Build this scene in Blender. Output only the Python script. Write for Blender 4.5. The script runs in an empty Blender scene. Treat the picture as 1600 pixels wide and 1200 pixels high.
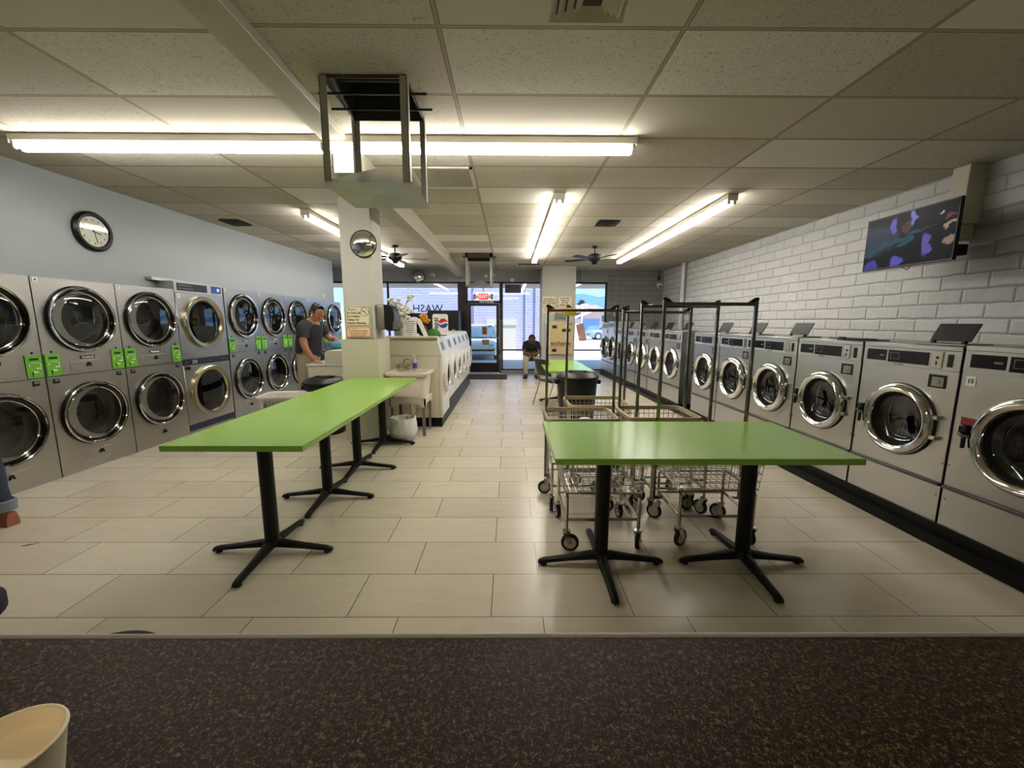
import bpy, bmesh, math, random
from mathutils import Vector, Matrix, Euler, noise
random.seed(7)
PI = math.pi
SC = bpy.context.scene
COL = SC.collection
H_CAM = 1.487
HC = 2.925          # ceiling height
YB = 11.87          # shop front plane

# ------------------------------------------------------------------ geometry builder
class G:
    def __init__(s):
        s.bm = bmesh.new()
    def _add(s, co, faces):
        vs = [s.bm.verts.new(c) for c in co]
        fs = []
        for f in faces:
            try:
                fs.append(s.bm.faces.new([vs[i] for i in f]))
            except ValueError:
                pass
        return vs, fs
    def box(s, x0, x1, y0, y1, z0, z1, b=0.0, seg=1):
        if x0 > x1: x0, x1 = x1, x0
        if y0 > y1: y0, y1 = y1, y0
        if z0 > z1: z0, z1 = z1, z0
        co = [(x0,y0,z0),(x1,y0,z0),(x1,y1,z0),(x0,y1,z0),(x0,y0,z1),(x1,y0,z1),(x1,y1,z1),(x0,y1,z1)]
        vs, fs = s._add(co, [(3,2,1,0),(4,5,6,7),(0,1,5,4),(1,2,6,5),(2,3,7,6),(3,0,4,7)])
        if b > 0:
            es = list({e for f in fs for e in f.edges})
            bmesh.ops.bevel(s.bm, geom=es, offset=b, segments=seg, profile=0.5, affect='EDGES')
        return s
    def cyl(s, p, q, r, r2=None, n=16, cap=True):
        p, q = Vector(p), Vector(q)
        r2 = r if r2 is None else r2
        d = (q-p).normalized()
        a = d.orthogonal().normalized(); bb = d.cross(a)
        co = []
        for (c, rr) in ((p, r), (q, r2)):
            for i in range(n):
                t = 2*PI*i/n
                co.append(c + (a*math.cos(t)+bb*math.sin(t))*rr)
        fs = [(i, (i+1) % n, n+(i+1) % n, n+i) for i in range(n)]
        if cap:
            fs.append(tuple(range(n-1, -1, -1))); fs.append(tuple(range(n, 2*n)))
        s._add(co, fs)
        return s
    def tube(s, pts, r, n=8, closed=False, cap=True):
        pts = [Vector(p) for p in pts]
        m = len(pts)
        rs = r if isinstance(r, (list, tuple)) else [r]*m
        co = []; prev = None
        for i, p in enumerate(pts):
            if closed:
                d = pts[(i+1) % m]-pts[i-1]
            else:
                d = pts[min(i+1, m-1)]-pts[max(i-1, 0)]
            d.normalize()
            if prev is None:
                a = d.orthogonal().normalized()
            else:
                a = prev - d*prev.dot(d)
                if a.length < 1e-6: a = d.orthogonal()
                a.normalize()
            prev = a
            bb = d.cross(a)
            for k in range(n):
                t = 2*PI*k/n
                co.append(p+(a*math.cos(t)+bb*math.sin(t))*rs[i])
        fs = []
        for i in range(m if closed else m-1):
            j = (i+1) % m
            for k in range(n):
                l = (k+1) % n
                fs.append((i*n+k, i*n+l, j*n+l, j*n+k))
        if cap and not closed:
            fs.append(tuple(range(n-1, -1, -1))); fs.append(tuple((m-1)*n+k for k in range(n)))
        s._add(co, fs)
        return s
    def lathe(s, prof, n=32, o=(0,0,0), axis='z', close=False, a0=0.0, a1=2*PI):
        # prof: (radius, height) along axis
        o = Vector(o); co = []; m = len(prof)
        full = abs((a1-a0)-2*PI) < 1e-6
        nn = n if full else n+1
        for (r, h) in prof:
            for i in range(nn):
                t = a0+(a1-a0)*i/n
                u, v = r*math.cos(t), r*math.sin(t)
                if axis == 'z': c = (u, v, h)
                elif axis == 'y': c = (u, h, v)
                else: c = (h, u, v)
                co.append(o+Vector(c))
        fs = []
        for j in range(m if close else m-1):
            k = (j+1) % m
            for i in range(n):
                l = (i+1) % nn
                fs.append((j*nn+i, j*nn+l, k*nn+l, k*nn+i))
        s._add(co, fs)
        return s
    def torus(s, c, R, r, axis='y', n=40, m=10):
        prof = [(R+r*math.cos(2*PI*k/m), r*math.sin(2*PI*k/m)) for k in range(m)]
        return s.lathe(prof, n, c, axis, close=True)
    def disc(s, c, r, axis='y', n=32, off=0.0):
        c = Vector(c); co = []
        for i in range(n):
            t = 2*PI*i/n; u, v = r*math.cos(t), r*math.sin(t)
            co.append(c+Vector((u, v, off) if axis == 'z' else (u, off, v) if axis == 'y' else (off, u, v)))
        s._add(co, [tuple(range(n))])
        return s
    def prism(s, poly, plane, a, b):
        # poly in 2D of the plane ('xz','xy','yz'); extruded along the remaining axis a..b
        def P(u, v, w):
            return (u, w, v) if plane == 'xz' else (u, v, w) if plane == 'xy' else (w, u, v)
        n = len(poly)
        co = [P(u, v, a) for u, v in poly]+[P(u, v, b) for u, v in poly]
        fs = [tuple(range(n)), tuple(range(2*n-1, n-1, -1))]+[(i, (i+1) % n, n+(i+1) % n, n+i) for i in range(n)]
        s._add(co, fs)
        return s
    def ell(s, c, rx, ry, rz, n=16, m=10):
        c = Vector(c)
        prof = []
        co = []; fs = []
        for j in range(1, m):
            ph = PI*j/m
            for i in range(n):
                t = 2*PI*i/n
                co.append(c+Vector((rx*math.sin(ph)*math.cos(t), ry*math.sin(ph)*math.sin(t), rz*math.cos(ph))))
        top = len(co); co.append(c+Vector((0,0,rz))); bot = len(co); co.append(c-Vector((0,0,rz)))
        for j in range(m-2):
            for i in range(n):
                l = (i+1) % n
                fs.append((j*n+i, (j+1)*n+i, (j+1)*n+l, j*n+l))
        for i in range(n):
            l = (i+1) % n
            fs.append((top, i, l)); fs.append((bot, (m-2)*n+l, (m-2)*n+i))
        s._add(co, fs)
        return s
    def quad(s, *co):
        s._add([Vector(c) for c in co], [tuple(range(len(co)))])
        return s
    def mesh(s, other):
        s.bm.from_mesh(other)
        return s
    def xf(s, M):
        bmesh.ops.transform(s.bm, matrix=M, verts=s.bm.verts)
        return s
    def make(s, name, m, parent=None, ang=40, loc=None, rotz=None, fix=True):
        if fix:
            bmesh.ops.recalc_face_normals(s.bm, faces=s.bm.faces)
        me = bpy.data.meshes.new(name)
        s.bm.to_mesh(me); s.bm.free()
        me.materials.append(m)
        for p in me.polygons: p.use_smooth = True
        me.set_sharp_from_angle(angle=math.radians(ang))
        o = bpy.data.objects.new(name, me)
        COL.objects.link(o)
        if parent is not None: o.parent = parent
        if loc is not None: o.location = loc
        if rotz is not None: o.rotation_euler = (0, 0, rotz)
        return o

def thing(name, label, cat, loc=(0,0,0), rotz=0, group=None):
    o = bpy.data.objects.new(name, None); COL.objects.link(o)
    o.empty_display_size = 0.1
    o.location = loc; o.rotation_euler = (0, 0, rotz)
    tag(o, label, cat, group)
    return o
def tag(o, label=None, cat=None, group=None, kind=None):
    if label: o['label'] = label
    if cat: o['category'] = cat
    if group: o['group'] = group
    if kind: o['kind'] = kind
    return o
def struct(name, g, m, parent=None, **k):
    o = g.make(name, m, parent, **k)
    if parent is None: o['kind'] = 'structure'
    return o
def kids(o):
    return [c for c in bpy.data.objects if c.parent == o]
def dup(root, loc=None, rotz=None, label=None, group=None, cat=None):
    r = root.copy(); COL.objects.link(r)
    if loc is not None: r.location = loc
    if rotz is not None: r.rotation_euler = (0, 0, rotz)
    if label: r['label'] = label
    if group: r['group'] = group
    if cat: r['category'] = cat
    for ch in kids(root):
        c = ch.copy(); COL.objects.link(c); c.parent = r
        for g in kids(ch):
            d = g.copy(); COL.objects.link(d); d.parent = c
    return r
def text(name, body, size, m, parent=None, loc=(0,0,0), rot=(PI/2,0,0), ext=0.0008, shear=0.0, bold=0.0, width=1.0, align='CENTER'):
    cu = bpy.data.curves.new(name, 'FONT')
    cu.body = body; cu.size = size; cu.extrude = ext; cu.shear = shear; cu.offset = bold
    cu.align_x = align; cu.align_y = 'CENTER'; cu.resolution_u = 2
    to = bpy.data.objects.new(name+'_curve', cu); COL.objects.link(to)
    bpy.context.view_layer.update()
    dg = bpy.context.evaluated_depsgraph_get()
    me = bpy.data.meshes.new_from_object(to.evaluated_get(dg))
    bpy.data.objects.remove(to); bpy.data.curves.remove(cu)
    me.name = name
    me.materials.clear(); me.materials.append(m)
    M = Matrix.Translation(loc) @ Euler(rot).to_matrix().to_4x4() @ Matrix.Diagonal((width,1,1,1))
    me.transform(M)
    o = bpy.data.objects.new(name, me); COL.objects.link(o)
    if parent is not None: o.parent = parent
    return o

# ------------------------------------------------------------------ materials
def s2l(c):
    return tuple(((x/255)/12.92 if x/255 <= 0.04045 else ((x/255+0.055)/1.055)**2.4) for x in c)
def newmat(name):
    m = bpy.data.materials.new(name); m.use_nodes = True
    nt = m.node_tree; nt.nodes.clear()
    return m, nt
def N(nt, t, **k):
    n = nt.nodes.new(t)
    for a, v in k.items():
        if a.startswith('i_'):
            n.inputs[a[2:].replace('_', ' ')].default_value = v
        else:
            setattr(n, a, v)
    return n
def mth(nt, op, a, b=None, clamp=False):
    n = nt.nodes.new('ShaderNodeMath'); n.operation = op; n.use_clamp = clamp
    for i, v in enumerate((a, b)):
        if v is None: continue
        if isinstance(v, (int, float)): n.inputs[i].default_value = v
        else: nt.links.new(v, n.inputs[i])
    return n.outputs[0]
def mixc(nt, fac, a, b, mode='MIX'):
    n = nt.nodes.new('ShaderNodeMix'); n.data_type = 'RGBA'; n.blend_type = mode
    for idx, v in ((0, fac), (6, a), (7, b)):
        if isinstance(v, (int, float)): n.inputs[idx].default_value = v
        elif isinstance(v, tuple): n.inputs[idx].default_value = (*v[:3], 1)
        else: nt.links.new(v, n.inputs[idx])
    return n.outputs[2]
def prin(nt, col=None, rough=0.5, metal=0.0, spec=0.5, coat=0.0):
    b = N(nt, 'ShaderNodeBsdfPrincipled')
    o = N(nt, 'ShaderNodeOutputMaterial')
    nt.links.new(b.outputs[0], o.inputs[0])
    if col is not None:
        if isinstance(col, tuple): b.inputs['Base Color'].default_value = (*col[:3], 1)
        else: nt.links.new(col, b.inputs['Base Color'])
    if isinstance(rough, (int, float)): b.inputs['Roughness'].default_value = rough
    else: nt.links.new(rough, b.inputs['Roughness'])
    b.inputs['Metallic'].default_value = metal
    b.inputs['Specular IOR Level'].default_value = spec
    b.inputs['Coat Weight'].default_value = coat
    return b
def bump(nt, b, h, strength=0.3, dist=0.01):
    n = N(nt, 'ShaderNodeBump'); n.inputs['Strength'].default_value = strength; n.inputs['Distance'].default_value = dist
    nt.links.new(h, n.inputs['Height']); nt.links.new(n.outputs[0], b.inputs['Normal'])
def noisef(nt, scale, detail=2, vec=None, dist=0.0, rough=0.5):
    n = N(nt, 'ShaderNodeTexNoise'); n.inputs['Scale'].default_value = scale; n.inputs['Detail'].default_value = detail
    n.inputs['Distortion'].default_value = dist; n.inputs['Roughness'].default_value = rough
    if vec is not None: nt.links.new(vec, n.inputs['Vector'])
    return n
def ramp(nt, fac, stops):
    n = N(nt, 'ShaderNodeValToRGB')
    e = n.color_ramp.elements
    while len(e) < len(stops): e.new(0.5)
    for i, (p, c) in enumerate(stops):
        e[i].position = p; e[i].color = (*c[:3], 1) if isinstance(c, tuple) else (c, c, c, 1)
    nt.links.new(fac, n.inputs[0])
    return n.outputs[0]
def objco(nt, scale=(1,1,1), loc=(0,0,0)):
    t = N(nt, 'ShaderNodeTexCoord'); mp = N(nt, 'ShaderNodeMapping')
    mp.inputs['Scale'].default_value = scale; mp.inputs['Location'].default_value = loc
    nt.links.new(t.outputs['Object'], mp.inputs[0])
    return mp.outputs[0]
def plain(name, rgb, rough=0.5, metal=0.0, spec=0.5, var=0.0, vscale=6.0, bmp=0.0, bscale=80, coat=0.0):
    m, nt = newmat(name); c = s2l(rgb)
    col = c
    if var > 0:
        nz = noisef(nt, vscale, 3, objco(nt))
        col = mixc(nt, nz.outputs[0], tuple(x*(1-var) for x in c), tuple(min(1, x*(1+var)) for x in c))
    b = prin(nt, col, rough, metal, spec, coat)
    if bmp > 0:
        bump(nt, b, noisef(nt, bscale, 2, objco(nt)).outputs[0], bmp, 0.002)
    return m
def emit(name, rgb, strength):
    m, nt = newmat(name)
    e = N(nt, 'ShaderNodeEmission'); e.inputs[0].default_value = (*s2l(rgb), 1); e.inputs[1].default_value = strength
    o = N(nt, 'ShaderNodeOutputMaterial'); nt.links.new(e.outputs[0], o.inputs[0])
    return m
def glow(name, rgb, s):
    m, nt = newmat(name); b = prin(nt, s2l(rgb), 0.4); b.inputs['Emission Color'].default_value = (*s2l(rgb), 1); b.inputs['Emission Strength'].default_value = s
    return m
def glass(name, tint=(1,1,1), refl=1.0, dirt=0.0, rough=0.0):
    m, nt = newmat(name)
    t = N(nt, 'ShaderNodeBsdfTransparent'); t.inputs[0].default_value = (*tint, 1)
    g = N(nt, 'ShaderNodeBsdfGlossy'); g.inputs['Roughness'].default_value = rough; g.inputs[0].default_value = (1,1,1,1)
    lw = N(nt, 'ShaderNodeLayerWeight'); lw.inputs['Blend'].default_value = 0.5
    fr = mth(nt, 'ADD', 0.045, mth(nt, 'MULTIPLY', mth(nt, 'POWER', lw.outputs['Facing'], 5.0), 0.955))
    f = mth(nt, 'MULTIPLY', fr, refl, clamp=True)
    mx = N(nt, 'ShaderNodeMixShader')
    nt.links.new(f, mx.inputs[0]); nt.links.new(t.outputs[0], mx.inputs[1]); nt.links.new(g.outputs[0], mx.inputs[2])
    o = N(nt, 'ShaderNodeOutputMaterial')
    nt.links.new(mx.outputs[0], o.inputs[0])
    return m
def steelmat(name, rgb, r0, r1, stretch=(3,3,60), dark=0.06):
    m, nt = newmat(name); c = s2l(rgb)
    v = objco(nt, stretch)
    nz = noisef(nt, 6.0, 4, v)
    big = noisef(nt, 1.7, 3, objco(nt))
    rr = N(nt, 'ShaderNodeMapRange'); rr.inputs[3].default_value = r0; rr.inputs[4].default_value = r1
    nt.links.new(big.outputs[0], rr.inputs[0])
    col = mixc(nt, nz.outputs[0], tuple(x*(1-dark) for x in c), tuple(min(1, x*(1+dark)) for x in c))
    b = prin(nt, col, rr.outputs[0], 1.0)
    bump(nt, b, nz.outputs[0], 0.05, 0.002)
    return m

M = {}
M['steel'] = steelmat('stainless_steel', (196,196,194), 0.24, 0.40)
M['steel_dryer'] = steelmat('stainless_dryer', (186,185,182), 0.26, 0.42)
M['steel_dull'] = steelmat('dull_steel', (150,146,136), 0.4, 0.55)
M['ledge'] = plain('ledge_grey', (92,91,90), 0.35, 0.6)
M['galv'] = plain('galvanised_sheet', (166,168,160), 0.38, 0.55, var=0.22, vscale=7)
M['galv_dark'] = plain('dark_sheet', (70,66,56), 0.7, 0.3, var=0.4, vscale=8)  # dark mottled sheet for hood throats and vents
M['chrome'] = plain('chrome', (225,225,222), 0.08, 1.0)
M['chrome_dull'] = plain('worn_chrome', (196,192,184), 0.2, 1.0)
M['black_chrome'] = plain('black_chrome', (60,60,60), 0.12, 1.0)
M['rack_chrome'] = plain('rack_chrome', (150,147,140), 0.13, 1.0)
M['nickel'] = plain('nickel_trim', (188,178,150), 0.22, 1.0)
M['black_metal'] = plain('black_painted_iron', (11,11,11), 0.45, 0.0, 0.3, var=0.2, bmp=0.08)
M['black_plastic'] = plain('black_plastic', (11,11,12), 0.35, spec=0.4)
M['black_rubber'] = plain('black_rubber', (20,20,20), 0.6)
M['bin_plastic'] = plain('charcoal_bin_plastic', (16,16,17), 0.4, spec=0.3, bmp=0.05)
M['dark_drum'] = plain('dark_drum', (30,29,28), 0.45, 0.3)
M['drum_plate'] = plain('drum_plate', (150,149,145), 0.5)
M['white_plastic'] = plain('white_plastic', (225,223,215), 0.4)
M['white_enamel'] = plain('white_enamel', (218,217,212), 0.28)
M['cream_enamel'] = plain('cream_enamel', (214,208,188), 0.4, var=0.03)
M['cream_paint'] = plain('cream_paint', (200,195,175), 0.55, var=0.03, bmp=0.05)
M['col_paint'] = plain('column_paint', (196,194,186), 0.6, var=0.03, bmp=0.05)
M['beam_paint'] = plain('beam_paint', (176,171,152), 0.65, var=0.06, vscale=3)
M['fix_white'] = plain('fixture_white', (205,200,186), 0.45)
M['wall_paint'] = plain('pale_grey_blue_paint', (172,180,184), 0.6, var=0.03, vscale=1.2, bmp=0.05, bscale=120)
M['grey_paint'] = plain('grey_soffit_paint', (150,150,154), 0.6, var=0.04)
M['rear_paint'] = plain('rear_wall_paint', (150,148,142), 0.7, var=0.03)
M['frame_dark'] = plain('dark_bronze_frame', (38,30,26), 0.4, 0.3)
M['tan_vinyl'] = plain('tan_vinyl', (196,180,146), 0.45, var=0.08, vscale=20)
M['green_top'] = None
M['green_panel'] = plain('green_coin_panel', (104,176,48), 0.4)
M['navy'] = plain('navy_panel', (28,34,60), 0.35)
M['blue_label'] = plain('blue_label', (40,74,160), 0.35)
M['display'] = plain('dark_display', (10,11,20), 0.2, spec=0.35)
M['panel_grey'] = plain('panel_grey', (190,190,188), 0.4, 0.3)
M['ink'] = plain('black_ink', (18,18,18), 0.6)
M['ink_red'] = plain('red_brown_ink', (150,52,36), 0.6)
M['ink_grey'] = plain('grey_ink', (120,120,118), 0.6)
M['sign_white'] = plain('sign_cream', (238,228,196), 0.5)
M['sign_pink'] = plain('sign_peach', (240,206,172), 0.5)
M['paper'] = plain('paper', (238,236,230), 0.6)
M['white_mark'] = plain('white_mark', (235,235,232), 0.5)
M['red'] = plain('sign_red', (206,40,44), 0.4)
M['exit_red'] = glow('lit_exit_red', (214,40,50), 0.35)
M['exit_white'] = glow('lit_exit_white', (240,236,232), 0.30)
M['yellow'] = plain('yellow_tag', (226,206,40), 0.5)
M['orange_petal'] = plain('orange_petal', (222,150,30), 0.6, var=0.2, vscale=40)
M['white_petal'] = plain('white_petal', (232,230,214), 0.6)
M['stem'] = plain('stem', (58,74,44), 0.6)
M['blue_cloth'] = plain('blue_cloth', (74,150,170), 0.85, var=0.2, vscale=18, bmp=0.3, bscale=30)
M['bag'] = plain('white_liner', (226,226,224), 0.35, var=0.03, vscale=20)
M['hat_green'] = plain('green_cloth', (56,110,44), 0.85)
M['tub'] = plain('laundry_tub_plastic', (222,213,196), 0.42)
M['skin'] = plain('skin', (178,124,96), 0.55, var=0.06, vscale=12)
M['skin_dark'] = plain('skin_shadow', (110,74,56), 0.6, var=0.06, vscale=12)
M['hair'] = plain('dark_hair', (34,26,22), 0.7, bmp=0.4, bscale=160)
M['shirt_grey'] = plain('charcoal_shirt', (44,46,49), 0.85, var=0.12, vscale=14, bmp=0.2, bscale=24)
M['shirt_black'] = plain('black_shirt', (20,20,26), 0.9, bmp=0.2, bscale=24)
M['khaki'] = plain('khaki_trousers', (176,166,142), 0.85, var=0.1, vscale=10, bmp=0.25, bscale=20)
M['jeans'] = plain('blue_jeans', (42,54,78), 0.85, var=0.2, vscale=30, bmp=0.2, bscale=90)
M['denim_cuff'] = plain('denim_cuff', (120,132,142), 0.85)
M['shoe_tan'] = plain('tan_leather', (160,104,76), 0.5)
M['shoe_black'] = plain('black_leather', (22,22,24), 0.5)
M['navy_cloth'] = plain('navy_cloth', (22,26,42), 0.85)
M['eye_white'] = plain('eye_white', (230,226,220), 0.3)
M['mat_rubber'] = plain('door_mat', (62,52,50), 0.95, bmp=0.6, bscale=200)
M['tile_black'] = plain('black_base_tile', (9,9,9), 0.42, spec=0.2)
M['cup'] = plain('cup_white', (255,242,214), 0.5)
M['dark_glass'] = plain('mirror_black', (4,4,5), 0.03)
M['pipe'] = plain('pipe_paint', (202,200,194), 0.5)
M['change_tan'] = plain('tan_enamel', (206,184,134), 0.4)
M['seat_black'] = plain('seat_vinyl', (28,28,30), 0.4)
M['cap_white'] = plain('cap_white', (222,222,218), 0.5)
M['wood_brown'] = plain('brown_box', (108,70,52), 0.5)
M['smoke'] = plain('smoked_plastic', (26,26,24), 0.3)
M['mirror'] = plain('mirror', (235,238,238), 0.02, 1.0)
M['dial'] = plain('clock_dial', (236,234,222), 0.5)
M['tube'] = emit('fluorescent_tube', (255,249,240), 17.0)
M['tube_added'] = emit('added_warm_tube', (255,232,196), 6.5)
M['pane'] = glass('window_glass', (0.96,0.98,0.99), 1.0)
M['door_glass'] = glass('dryer_glass', (0.74,0.74,0.72), 1.5, rough=0.01)
M['washer_glass'] = glass('washer_glass', (0.62,0.62,0.60), 1.6, rough=0.01)
M['lens'] = glass('cover_glass', (0.95,0.96,0.96), 1.0)
M['acrylic'] = glass('clear_acrylic', (0.9,0.92,0.9), 1.6)

# green laminate
def _green():
    m, nt = newmat('lime_laminate')
    nz = noisef(nt, 240, 2, objco(nt)); n2 = noisef(nt, 3, 2, objco(nt))
    c = mixc(nt, nz.outputs[0], s2l((132,178,60)), s2l((152,196,84)))
    b = prin(nt, c, 0.25, 0, 0.55)
    bump(nt, b, nz.outputs[0], 0.06, 0.001)
    return m
M['green_top'] = _green()
def _granite():
    m, nt = newmat('brown_granite_laminate')
    v = objco(nt)
    a = noisef(nt, 165, 4, v, 0.8, 0.65); b2 = noisef(nt, 420, 3, v); c2 = noisef(nt, 40, 2, v)
    f = mth(nt, 'ADD', mth(nt, 'MULTIPLY', a.outputs[0], 0.62), mth(nt, 'MULTIPLY', b2.outputs[0], 0.38))
    col = ramp(nt, f, [(0.36, s2l((12,9,6))), (0.47, s2l((34,26,18))), (0.54, s2l((68,53,37))), (0.62, s2l((140,114,82)))])
    col = mixc(nt, mth(nt, 'MULTIPLY', c2.outputs[0], 0.3), col, s2l((24,20,14)))
    prin(nt, col, 0.5, 0, 0.10)
    return m
M['granite'] = _granite()
def _floor():
    m, nt = newmat('beige_porcelain_tile')
    v = objco(nt, loc=(0.561, -1.880, 0))
    br = N(nt, 'ShaderNodeTexBrick', offset=0.36, offset_frequency=2, squash=1.0)
    nt.links.new(v, br.inputs['Vector'])
    br.inputs['Scale'].default_value = 1.0; br.inputs['Brick Width'].default_value = 0.7345; br.inputs['Row Height'].default_value = 0.35717
    br.inputs['Mortar Size'].default_value = 0.0022; br.inputs['Mortar Smooth'].default_value = 0.0
    br.inputs['Color1'].default_value = (*s2l((206,196,176)), 1); br.inputs['Color2'].default_value = (*s2l((218,209,190)), 1)
    br.inputs['Mortar'].default_value = (*s2l((84,78,68)), 1)
    st = noisef(nt, 3.0, 5, objco(nt, (1.2, 5.0, 1)), 0.6)
    fine = noisef(nt, 60, 3, objco(nt, (1, 2.0, 1)))
    f = mth(nt, 'ADD', mth(nt, 'MULTIPLY', st.outputs[0], 0.6), mth(nt, 'MULTIPLY', fine.outputs[0], 0.4))
    shade = ramp(nt, f, [(0.30, 0.90), (0.52, 1.0), (0.75, 1.03)])
    col = mixc(nt, 1.0, br.outputs['Color'], shade, 'MULTIPLY')
    rr = N(nt, 'ShaderNodeMapRange'); rr.inputs[3].default_value = 0.235; rr.inputs[4].default_value = 0.275
    nt.links.new(st.outputs[0], rr.inputs[0])
    b = prin(nt, col, rr.outputs[0], 0, 0.5)
    hgt = mth(nt, 'SUBTRACT', mth(nt, 'MULTIPLY', fine.outputs[0], 0.08), br.outputs['Fac'])
    bump(nt, b, hgt, 0.25, 0.002)
    return m
M['floor'] = _floor()
def _ceil(name, x0, y0):
    m, nt = newmat(name)
    v = objco(nt, loc=(-x0, -y0, 0))
    br = N(nt, 'ShaderNodeTexBrick', offset=0.0, offset_frequency=2)
    nt.links.new(v, br.inputs['Vector'])
    br.inputs['Scale'].default_value = 1.0; br.inputs['Brick Width'].default_value = 1.2192; br.inputs['Row Height'].default_value = 0.6096
    br.inputs['Mortar Size'].default_value = 0.009; br.inputs['Mortar Smooth'].default_value = 0.0
    sep = N(nt, 'ShaderNodeSeparateXYZ'); nt.links.new(v, sep.inputs[0])
    u = mth(nt, 'FLOOR', mth(nt, 'DIVIDE', sep.outputs[0], 1.2192)); w = mth(nt, 'FLOOR', mth(nt, 'DIVIDE', sep.outputs[1], 0.6096))
    cb = N(nt, 'ShaderNodeCombineXYZ'); nt.links.new(u, cb.inputs[0]); nt.links.new(w, cb.inputs[1])
    wn = N(nt, 'ShaderNodeTexWhiteNoise', noise_dimensions='2D'); nt.links.new(cb.outputs[0], wn.inputs['Vector'])
    rnd = wn.outputs['Value']
    sp = N(nt, 'ShaderNodeSeparateColor'); nt.links.new(wn.outputs['Color'], sp.inputs[0])
    tone = ramp(nt, rnd, [(0.0, s2l((188,181,166))), (0.5, s2l((202,196,182))), (0.8, s2l((212,207,194))), (1.0, s2l((230,228,220)))])
    fis = noisef(nt, 46, 1.0, objco(nt, (1,1.5,1)), 2.2)
    spk = ramp(nt, fis.outputs[0], [(0.345, 1.0), (0.40, 0.0)])
    hole = mth(nt, 'MULTIPLY', spk, mth(nt, 'GREATER_THAN', sp.outputs[1], 0.42))
    fn = noisef(nt, 260, 2, objco(nt)); dirt = noisef(nt, 1.3, 3, objco(nt))
    tone = mixc(nt, mth(nt, 'MULTIPLY', hole, 0.62), tone, s2l((96,88,68)))
    tone = mixc(nt, mth(nt, 'MULTIPLY', fn.outputs[0], 0.3), tone, s2l((160,152,134)))
    tone = mixc(nt, mth(nt, 'MULTIPLY', dirt.outputs[0], 0.22), tone, s2l((176,166,146)))
    col = mixc(nt, br.outputs['Fac'], tone, s2l((168,156,132)))
    # dark gap line beside each T-bar
    br2 = N(nt, 'ShaderNodeTexBrick', offset=0.0, offset_frequency=2)
    nt.links.new(v, br2.inputs['Vector'])
    br2.inputs['Scale'].default_value = 1.0; br2.inputs['Brick Width'].default_value = 1.2192; br2.inputs['Row Height'].default_value = 0.6096
    br2.inputs['Mortar Size'].default_value = 0.0135; br2.inputs['Mortar Smooth'].default_value = 0.0
    gap = mth(nt, 'SUBTRACT', br2.outputs['Fac'], br.outputs['Fac'], clamp=True)
    col = mixc(nt, mth(nt, 'MULTIPLY', gap, 0.75), col, s2l((70,62,48)))
    b = prin(nt, col, 0.9, 0, 0.2)
    hgt = mth(nt, 'SUBTRACT', mth(nt, 'MULTIPLY', br.outputs['Fac'], -0.6), mth(nt, 'ADD', mth(nt, 'MULTIPLY', hole, -0.5), mth(nt, 'MULTIPLY', fn.outputs[0], 0.15)))
    bump(nt, b, hgt, 0.5, 0.006)
    return m
M['ceil'] = _ceil('acoustic_ceiling_tile', -0.3532, 2.2614)
M['ceil_left'] = _ceil('acoustic_ceiling_tile_left', -2.53, 2.305)
def _block(name, c1, c2, cm, horiz):
    m, nt = newmat(name)
    t = N(nt, 'ShaderNodeTexCoord'); sep = N(nt, 'ShaderNodeSeparateXYZ'); nt.links.new(t.outputs['Object'], sep.inputs[0])
    cb = N(nt, 'ShaderNodeCombineXYZ')
    wob = noisef(nt, 5.0, 2, t.outputs['Object'])
    wz = mth(nt, 'MULTIPLY', mth(nt, 'SUBTRACT', wob.outputs[0], 0.5), 0.035)
    nt.links.new(sep.outputs[1 if horiz == 'y' else 0], cb.inputs[0]); nt.links.new(mth(nt, 'ADD', sep.outputs[2], wz), cb.inputs[1])
    br = N(nt, 'ShaderNodeTexBrick', offset=0.5, offset_frequency=2)
    nt.links.new(cb.outputs[0], br.inputs['Vector'])
    br.inputs['Scale'].default_value = 1.0; br.inputs['Brick Width'].default_value = 0.42; br.inputs['Row Height'].default_value = 0.139
    br.inputs['Mortar Size'].default_value = 0.0045; br.inputs['Mortar Smooth'].default_value = 0.6
    br.inputs['Color1'].default_value = (*s2l(c1), 1); br.inputs['Color2'].default_value = (*s2l(c2), 1); br.inputs['Mortar'].default_value = (*s2l(cm), 1)
    br2 = N(nt, 'ShaderNodeTexBrick', offset=0.5, offset_frequency=2)
    nt.links.new(cb.outputs[0], br2.inputs['Vector'])
    br2.inputs['Scale'].default_value = 1.0; br2.inputs['Brick Width'].default_value = 0.42; br2.inputs['Row Height'].default_value = 0.139
    br2.inputs['Mortar Size'].default_value = 0.02; br2.inputs['Mortar Smooth'].default_value = 1.0
    rough = noisef(nt, 14, 4, t.outputs['Object']); slump = noisef(nt, 3.5, 2, t.outputs['Object'])
    col = mixc(nt, mth(nt, 'MULTIPLY', rough.outputs[0], 0.25), br.outputs['Color'], s2l(tuple(int(x*0.82) for x in c1)))
    b = prin(nt, col, 0.6, 0, 0.4)
    hgt = mth(nt, 'ADD', mth(nt, 'MULTIPLY', br2.outputs['Fac'], -1.0), mth(nt, 'ADD', mth(nt, 'MULTIPLY', rough.outputs[0], 0.35), mth(nt, 'MULTIPLY', slump.outputs[0], 0.8)))
    bump(nt, b, hgt, 0.6, 0.02)
    return m
M['block'] = _block('white_slump_block', (208,208,207), (199,199,198), (148,147,144), 'y')
M['block_grey'] = _block('grey_slump_block', (146,146,143), (138,138,135), (112,111,108), 'x')
M['block_purple'] = _block('lilac_block', (182,177,200), (188,183,206), (160,155,182), 'x')
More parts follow.
